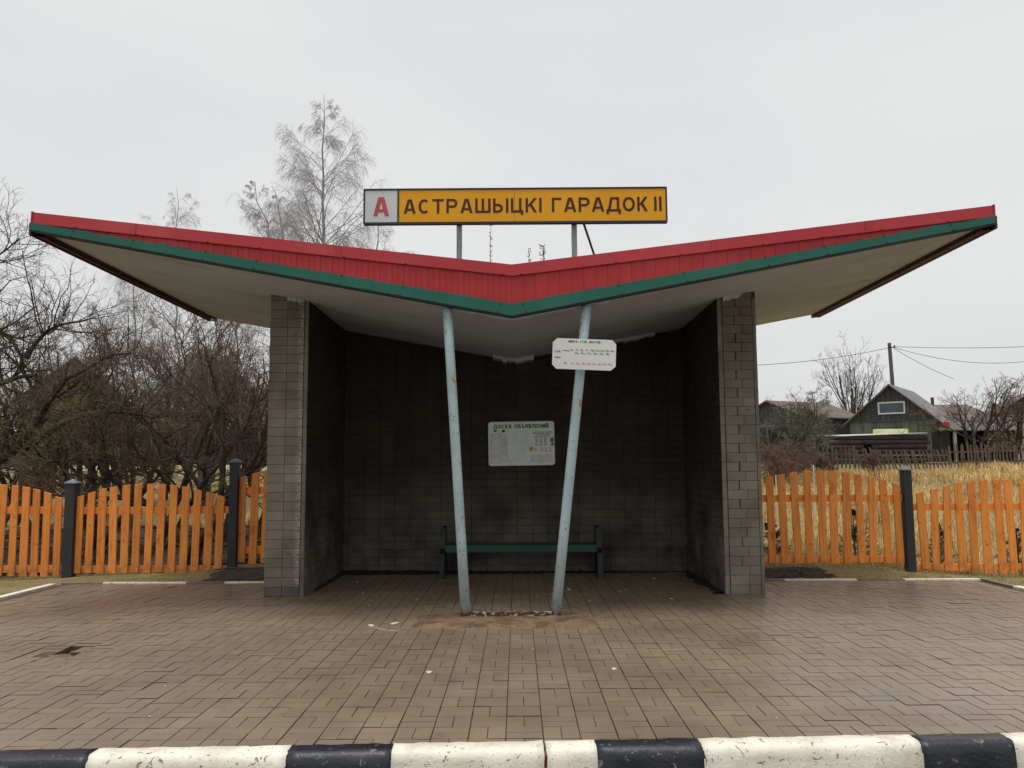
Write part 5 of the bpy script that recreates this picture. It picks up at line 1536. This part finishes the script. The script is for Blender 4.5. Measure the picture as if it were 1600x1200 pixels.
# long open shed
Ys_ = 40.0
a, b = at(1470, 672, Ys_), at(1660, 672, Ys_)
ls = thing('open_shed', ((a.x + b.x) / 2, Ys_, gz1(b.x, Ys_)), 'long low open shed with a grey slate roof in front of the right house', 'shed')
zr = at(1530, 652, Ys_ + 3.5).z
cr_ = MB()
nw = 60
for i in range(nw):
    x0_, x1_ = a.x + (b.x - a.x) * i / nw, a.x + (b.x - a.x) * (i + 1) / nw
    dz = .03 if i % 2 else 0
    cr_.hexa([(x0_, Ys_, a.z - .05 + dz), (x1_, Ys_, a.z - .05 + dz), (x1_, Ys_, a.z + dz), (x0_, Ys_, a.z + dz), (x0_, Ys_ + 3.5, zr - .05 + dz), (x1_, Ys_ + 3.5, zr - .05 + dz), (x1_, Ys_ + 3.5, zr + dz), (x0_, Ys_ + 3.5, zr + dz)])
obj('roof', cr_.mesh('roof'), 'roof_slate', ls)
obj('back_wall', MB().box(a.x, b.x, Ys_ + 3.3, Ys_ + 3.4, gz1(b.x, Ys_) - .3, zr - .06).mesh('back_wall'), 'void_dark', ls)
obj('side_wall', MB().box(a.x, a.x + .08, Ys_ + .3, Ys_ + 3.29, gz1(b.x, Ys_) - .3, a.z - .06).mesh('side_wall'), 'dark_boards', ls)
for u in (1495, 1548, 1592, 1640):
    x = at(u, 690, Ys_).x
    obj('post', MB().box(x - .06, x + .06, Ys_ + .1, Ys_ + .22, gz1(x, Ys_) - .2, a.z - .03).mesh('post'), 'wall_pale' if u in (1495, 1592) else 'old_wood', ls)
# fire wood under the shed
fw = at(1570, 702, 39.0)
zf = gz1(fw.x, 39.0)
logm = MB().tube([(0, -.25, 0), (0, .25, 0)], .085, 8).mesh('log'); logm.materials.append(MATS['far_picket'])
wp = thing('wood_pile', (fw.x, 39.0, zf), 'pile of round firewood logs under the long open shed', 'wood pile')
for row in range(6):
    for k_ in range(9 - row):
        obj('log', logm, None, wp, loc=(fw.x - .75 + k_ * .175 + row * .085, 39.0 + random.uniform(-.05, .05), at(1570, 706, 39).z + .1 + row * .15))
# small lean shed on the left
Yt = 36.0
a, b = at(1212, 668, Yt), at(1276, 672, Yt)
sh = thing('small_shed', ((a.x + b.x) / 2, Yt, gz1(a.x, Yt)), 'small crooked board shed with a dark opening and corrugated roof', 'shed')
zg = gz1(a.x, Yt) - .3
for k_, (v0, v1) in enumerate(((672, 683), (690, 701), (701.5, 712), (712.5, 730))):
    z1_, z0_ = at(1240, v0, Yt).z, at(1240, v1, Yt).z
    obj('board', MB().box(a.x + .1, b.x - .05, Yt - .03 - .01 * (k_ % 2), Yt, z0_ + .01, z1_ - .01).mesh('board'), 'shed_wood', sh)
for (u0, u1) in ((1226, 1237), (1256, 1274)):
    obj('board', MB().box(at(u0, 680, Yt).x, at(u1, 680, Yt).x, Yt - .028, Yt - .002, at(1240, 690, Yt).z + .011, at(1240, 683, Yt).z - .001).mesh('board'), 'shed_wood', sh)
obj('inside', MB().box(a.x + .12, b.x - .07, Yt + .001, Yt + 2.2, zg, a.z - .05).mesh('inside'), 'void_dark', sh)
n = 8
for k_ in range(n):
    y0 = Yt + 2.3 * k_ / n
    obj('board', MB().box(b.x - .05, b.x - .02, y0 + .012, y0 + 2.3 / n - .012, zg, at(1276, 674, Yt).z - .02).mesh('board'), 'shed_wood', sh)
cr_ = MB()
for i in range(16):
    x0_, x1_ = a.x - .15 + (b.x - a.x + .4) * i / 16, a.x - .15 + (b.x - a.x + .4) * (i + 1) / 16
    dz = .035 if i % 2 else 0
    cr_.hexa([(x0_, Yt - .2, a.z + dz), (x1_, Yt - .2, a.z + dz), (x1_, Yt - .2, a.z + .04 + dz), (x0_, Yt - .2, a.z + .04 + dz), (x0_, Yt + 2.5, a.z + .15 + dz), (x1_, Yt + 2.5, a.z + .15 + dz), (x1_, Yt + 2.5, a.z + .19 + dz), (x0_, Yt + 2.5, a.z + .19 + dz)])
obj('roof', cr_.mesh('roof'), 'roof_brown', sh)
# log stack / cellar roof
Yg = 35.0
a, b = at(1301, 690, Yg), at(1449, 690, Yg)
lg = thing('log_cellar', ((a.x + b.x) / 2, Yg, gz1(a.x, Yg)), 'low dark log cellar with a pale sheet on top before the gabled house', 'log cellar')
vv = [684, 691, 698, 705, 712, 719]
for k_, v in enumerate(vv):
    z = at(1375, v, Yg).z
    e0, e1 = random.uniform(-.15, .1), random.uniform(-.1, .15)
    def lgp(x0_, x1_):
        obj('log', MB().tube([(x0_, Yg + random.uniform(-.03, .03), z), ((x0_ + x1_) / 2, Yg - .02, z + random.uniform(-.015, .015)), (x1_, Yg, z)], .105, 9).mesh('log', smooth=False), 'log_dark', lg)
    if k_ in (2, 3):
        lgp(a.x + e0, at(1348, v, Yg).x); lgp(at(1361, v, Yg).x, b.x + e1)
    else:
        lgp(a.x + e0, b.x + e1)
obj('inside', MB().box(a.x + .1, b.x - .1, Yg + .12, Yg + 2.2, gz1(a.x, Yg) - .2, at(1375, 684, Yg).z).mesh('inside'), 'void_dark', lg)
zt_ = at(1375, 682, Yg).z
obj('sheet', MB().hexa([(a.x + .1, Yg - .15, zt_), (b.x - .05, Yg - .15, zt_ + .12), (b.x - .05, Yg - .15, zt_ + .15), (a.x + .1, Yg - .15, zt_ + .03), (a.x + .1, Yg + 2.4, zt_ + .12), (b.x - .05, Yg + 2.4, zt_ + .2), (b.x - .05, Yg + 2.4, zt_ + .23), (a.x + .1, Yg + 2.4, zt_ + .15)]).mesh('sheet'), 'sheet_pale', lg)
p0, p1 = at(1372, 683, Yg + 1.4), at(1419, 670, Yg + 1.4)
tag(obj('cream_box', MB().box(p0.x, p1.x, Yg + 1.4, Yg + 1.9, p0.z - .12, p1.z).mesh('cream_box', .01), 'panel_cream'), 'pale cream box lying on the log cellar roof', 'box')
rt = at(1478, 664, 39.5)
tag(obj('red_canister', MB().box(rt.x - .13, rt.x + .13, 39.4, 39.6, rt.z - .13, rt.z + .13).box(rt.x - .04, rt.x + .06, 39.45, 39.55, rt.z + .13, rt.z + .18).mesh('red_canister', .015), 'red_tin'), 'small red canister on the edge of the long shed roof', 'canister')
# thin white stakes in the field
for u, v0, v1, Y, lab in ((1212, 742, 768, 17, 'thin white stake standing in the field nearest the shelter wall'), (1271, 727, 760, 19, 'thin white leaning stake behind the top of the right fence section'), (1494, 725, 740, 28, 'thin white stake at the foot of the upright weathered fence')):
    a, b = at(u + 1, v1, Y), at(u, v0, Y)
    a.z = min(a.z, gz1(a.x, Y))
    tag(obj('marker_stake', MB().tube([a, b], .014, 6).mesh('marker_stake'), 'sheet_pale'), lab, 'stake', 'white stakes in the field')
# utility pole with wires
Yp = 46.0
t = at(1389.5, 536, Yp)
up_ = thing('utility_pole', (t.x + .1, Yp, gz1(t.x, Yp)), 'wooden utility pole carrying wires behind the gabled house', 'utility pole')
obj('pole', MB().tube([(t.x + .18, Yp, gz1(t.x, Yp) - .3), (t.x, Yp, t.z)], [.13, .1], 10).mesh('pole'), 'pole_wood', up_)
at_ = at(1391, 543, Yp)
obj('insulator', MB().tube([(at_.x - .12, Yp - .1, at_.z), (at_.x + .2, Yp - .1, at_.z)], .03, 6).tube([(at_.x + .2, Yp - .1, at_.z - .05), (at_.x + .2, Yp - .1, at_.z + .12)], .035, 6).mesh('insulator'), 'dark_metal', up_)
def wire(p, q, sag, label):
    pts = [p + (q - p) * (i / 14) - Vector((0, 0, sag * 4 * (i / 14) * (1 - i / 14))) for i in range(15)]
    tag(obj('wire', MB().tube(pts, .014, 5).mesh('wire'), 'wire'), label, 'wire', 'wires on the utility pole')
wire(at_, at(1120, 572, 40), .25, 'wire running left from the utility pole to behind the shelter')
wire(at_ + Vector((.2, 0, .05)), at(1680, 538, 40), .12, 'upper wire running right from the utility pole')
wire(at_ + Vector((.2, 0, .0)), at(1690, 545, 52), .9, 'sagging middle wire running right from the utility pole')
wire(at_ + Vector((.2, 0, -.05)), at(1490, 592, 52), .1, 'lower wire sloping from the utility pole to the right houses')

# ------------------------------------------------------------------ left background
Yl = 48
a, b = at(215, 616, Yl), at(392, 616, Yl)
lh = thing('far_house', ((a.x + b.x) / 2, Yl, gz1(a.x, Yl)), 'pale house with a green grey roof behind the left thicket', 'house')
ap = at(305, 550, Yl + 3)
mb = MB()
mb.add([(a.x, Yl, a.z), (b.x, Yl, a.z), (b.x, Yl + 7, a.z), (a.x, Yl + 7, a.z), (ap.x - .6, Yl + 3.5, ap.z), (ap.x + .6, Yl + 3.5, ap.z)], [(0, 1, 5, 4), (1, 2, 5), (2, 3, 4, 5), (3, 0, 4), (3, 2, 1, 0)])
obj('roof', mb.mesh('roof'), 'roof_greengrey', lh)
obj('wall', MB().box(a.x + .4, b.x - .4, Yl + .4, Yl + 6.6, gz1(a.x, Yl) - .3, a.z - .003).mesh('wall'), 'wall_pale', lh)
for u in (255, 300, 345):
    c = at(u, 640, Yl + .35)
    wd = obj('window', MB().box(c.x - .55, c.x + .55, Yl + .33, Yl + .398, c.z - .6, c.z + .6).mesh('window'), 'window_white', lh)
    obj('pane', MB().box(c.x - .47, c.x + .47, Yl + .315, Yl + .329, c.z - .52, c.z + .52).mesh('pane'), 'glass_dark', wd)
hq = at(112, 700, 54)
gable_house('wooden_house', 'dark gabled house deep behind the trees at the left edge', (hq.x, 54, gz1(hq.x, 54)), math.radians(20), 6.0, 7, at(115, 620, 54).z - gz1(hq.x, 54), at(115, 560, 54).z - at(115, 620, 54).z, .4, 'old_wood_green', 'roof_slate', 'old_wood_green')
# dark board fence beyond the track
Yk = 40.5
a, b = at(-40, 672, Yk), at(470, 672, Yk)
bf = thing('board_fence', ((a.x + b.x) / 2, Yk, gz1(a.x, Yk)), 'dark brown board fence beyond the sandy track on the left', 'fence')
nbd = 84
bm_ = MB().box(-.105, .105, -.012, .012, 0, 1.0).mesh('board'); bm_.materials.append(MATS['dark_boards'])
for i in range(nbd):
    x = a.x + (b.x - a.x) * (i + .5) / nbd
    h = a.z + random.uniform(-.06, .05) - gz1(x, Yk) + .05
    o = obj('board', bm_, None, bf, loc=(x, Yk + random.uniform(0, .01), gz1(x, Yk) - .05), rot=(0, random.gauss(0, .008), 0))
    o.scale = (1, 1, h)
for hz in (.3, 1.2):
    obj('rail', MB().box(a.x, b.x, Yk + .03, Yk + .08, gz1(a.x, Yk) + hz, gz1(a.x, Yk) + hz + .1).mesh('rail'), 'dark_boards', bf)
mbx0, mbx1 = at(32, 738, 22), at(62, 764, 22)
rb = thing('maroon_box', ((mbx0.x + mbx1.x) / 2, 22, gz1(mbx0.x, 22)), 'dark maroon box standing in the grass behind the far left fence', 'box')
obj('body', MB().box(mbx0.x, mbx1.x, 21.9, 22.4, gz1(mbx0.x, 22) - .1, mbx0.z).mesh('body', .01), 'maroon_box', rb)
obj('lid', MB().box(mbx0.x - .03, mbx1.x + .03, 21.87, 22.43, mbx0.z + .002, mbx0.z + .04).mesh('lid', .006), 'dark_boards', rb)

# ------------------------------------------------------------------ small things on the paving
rl = random.Random(12)
def litter_me(k_):
    if k_ < 3: return MB().tube([(-.014, 0, .004), (.014, 0, .004)], .004, 6).mesh('cigarette_butt')
    pts = [(math.cos(a) * .011 * rl.uniform(.6, 1.3), math.sin(a) * .009 * rl.uniform(.6, 1.3)) for a in [i * 1.05 for i in range(6)]]
    mb = MB(); mb.prism(pts, lambda a, b: (a, b, .001), lambda a, b: (a * .8, b * .8, .005)); return mb.mesh('cigarette_butt')
lm = [litter_me(k_) for k_ in range(6)]
for i, me in enumerate(lm): me.materials.append(MATS['litter_tan' if i == 2 else 'litter_white'])
for i in range(84):
    if i < 34: x, y = rl.uniform(-2.3, 2.3), rl.uniform(9.5, 12.0)
    else:
        y = 4.95 + 6.0 * rl.random() ** 1.1; x = rl.uniform(-.55, .55) * y
        if y > 9.9 and 2.4 < abs(x) < 3.1: continue
    if -1.1 < x < .85 and 7.95 < y < 8.95: continue
    o = obj('cigarette_butt', lm[rl.randrange(6)], None, loc=(x, y, .0035), rot=(0, 0, rl.uniform(0, 3.1)))
    sc = rl.uniform(.45, .95) if i >= 34 else rl.uniform(.8, 1.3)
    o.scale = (sc, sc, sc)
    tag(o, 'tiny pale cigarette butt or scrap littering the paving', 'litter', 'litter scattered on the paving')
def scrap(pix, label, mat='litter_white', th=.006):
    pts = []
    for u, v in pix:
        d = at(u, v, 5.0) - Vector((0, 0, CAM_H)); t = (0.003 - CAM_H) / d.z
        pts.append((d.x * t, d.y * t))
    mb = MB(); mb.prism(pts, lambda a, b: (a, b, .003), lambda a, b: (a, b, .003 + th))
    tag(obj('paper_scrap', mb.mesh('paper_scrap'), mat), label, 'litter')
scrap([(575, 977), (580, 976), (585, 977.5), (583, 979.5), (577, 979)], 'flat white scrap left of the brown footing')
scrap([(610, 975), (617, 973), (624, 973), (620, 975), (612, 976.5)], 'crumpled white scrap beside the brown footing')
scrap([(1040, 1044), (1046, 1043), (1052, 1045), (1047, 1048), (1042, 1047)], 'small white scrap on the paving right of the footing') if False else None
scrap([(955, 1045), (960, 1044), (964, 1046), (959, 1048)], 'small white scrap on the paving below the timetable post')
scrap([(666, 1050), (671, 1049), (675, 1051), (671, 1053), (667, 1052.5)], 'white ring shaped scrap on the paving in front of the footing')
def gp(u, v, z=.006):
    d = at(u, v, 5.0) - Vector((0, 0, CAM_H)); t = (z - CAM_H) / d.z
    return Vector((d.x * t, d.y * t, z))
tag(obj('drinking_straw', MB().tube([gp(585, 980), gp(600, 984), gp(622, 986), gp(625, 982)], .003, 6).mesh('drinking_straw'), 'litter_white'), 'thin bent white straw lying left of the footing', 'litter')

# dirt drifted along the foot of the shelter walls
def dirt_line(name, p0, p1, wid, side, label, seed):
    r = np.random.default_rng(seed)
    p0, p1 = np.array(p0), np.array(p1)
    n = int(np.linalg.norm(p1 - p0) / .03)
    d = (p1 - p0) / np.linalg.norm(p1 - p0); nrm_ = np.array([-d[1], d[0]]) * side
    V = []
    k_ = np.cumsum(r.normal(0, .25, n + 1)); k_ = (k_ - k_.min()) / max(np.ptp(k_), 1e-6)
    hh = .006 + .034 * k_ ** 1.5 + r.random(n + 1) * .012
    for i in range(n + 1):
        p = p0 + (p1 - p0) * i / n
        w = wid * (.25 + .95 * k_[i]) + r.normal(0, .012)
        for (f, z) in ((-.02, hh[i]), (.25, hh[i] * .8), (.6, hh[i] * .35), (1.0, -.004)):
            q = p + nrm_ * w * f
            V.append((q[0], q[1], z + (r.normal(0, .004) if z > 0 else 0)))
    q = [(i * 4 + j, i * 4 + j + 1, (i + 1) * 4 + j + 1, (i + 1) * 4 + j) for i in range(n) for j in range(3)]
    tag(obj(name, np_mesh(name, V, [np.array(q)], True), 'dirt'), label, 'dirt', kind='stuff')
dirt_line('dirt_drift', (XC - WI, YB - .005), (XC + WI, YB - .005), .20, -1, 'dark dirt drifted along the foot of the back wall', 1)
dirt_line('dirt_drift', (XC - WI + .003, YW + .5), (XC - WI + .003, YB), .12, -1, 'dark dirt along the foot of the left inner wall', 2)
dirt_line('dirt_drift', (XC + WI - .003, YW + .05), (XC + WI - .003, YB), .14, 1, 'dark dirt along the foot of the right inner wall', 3)
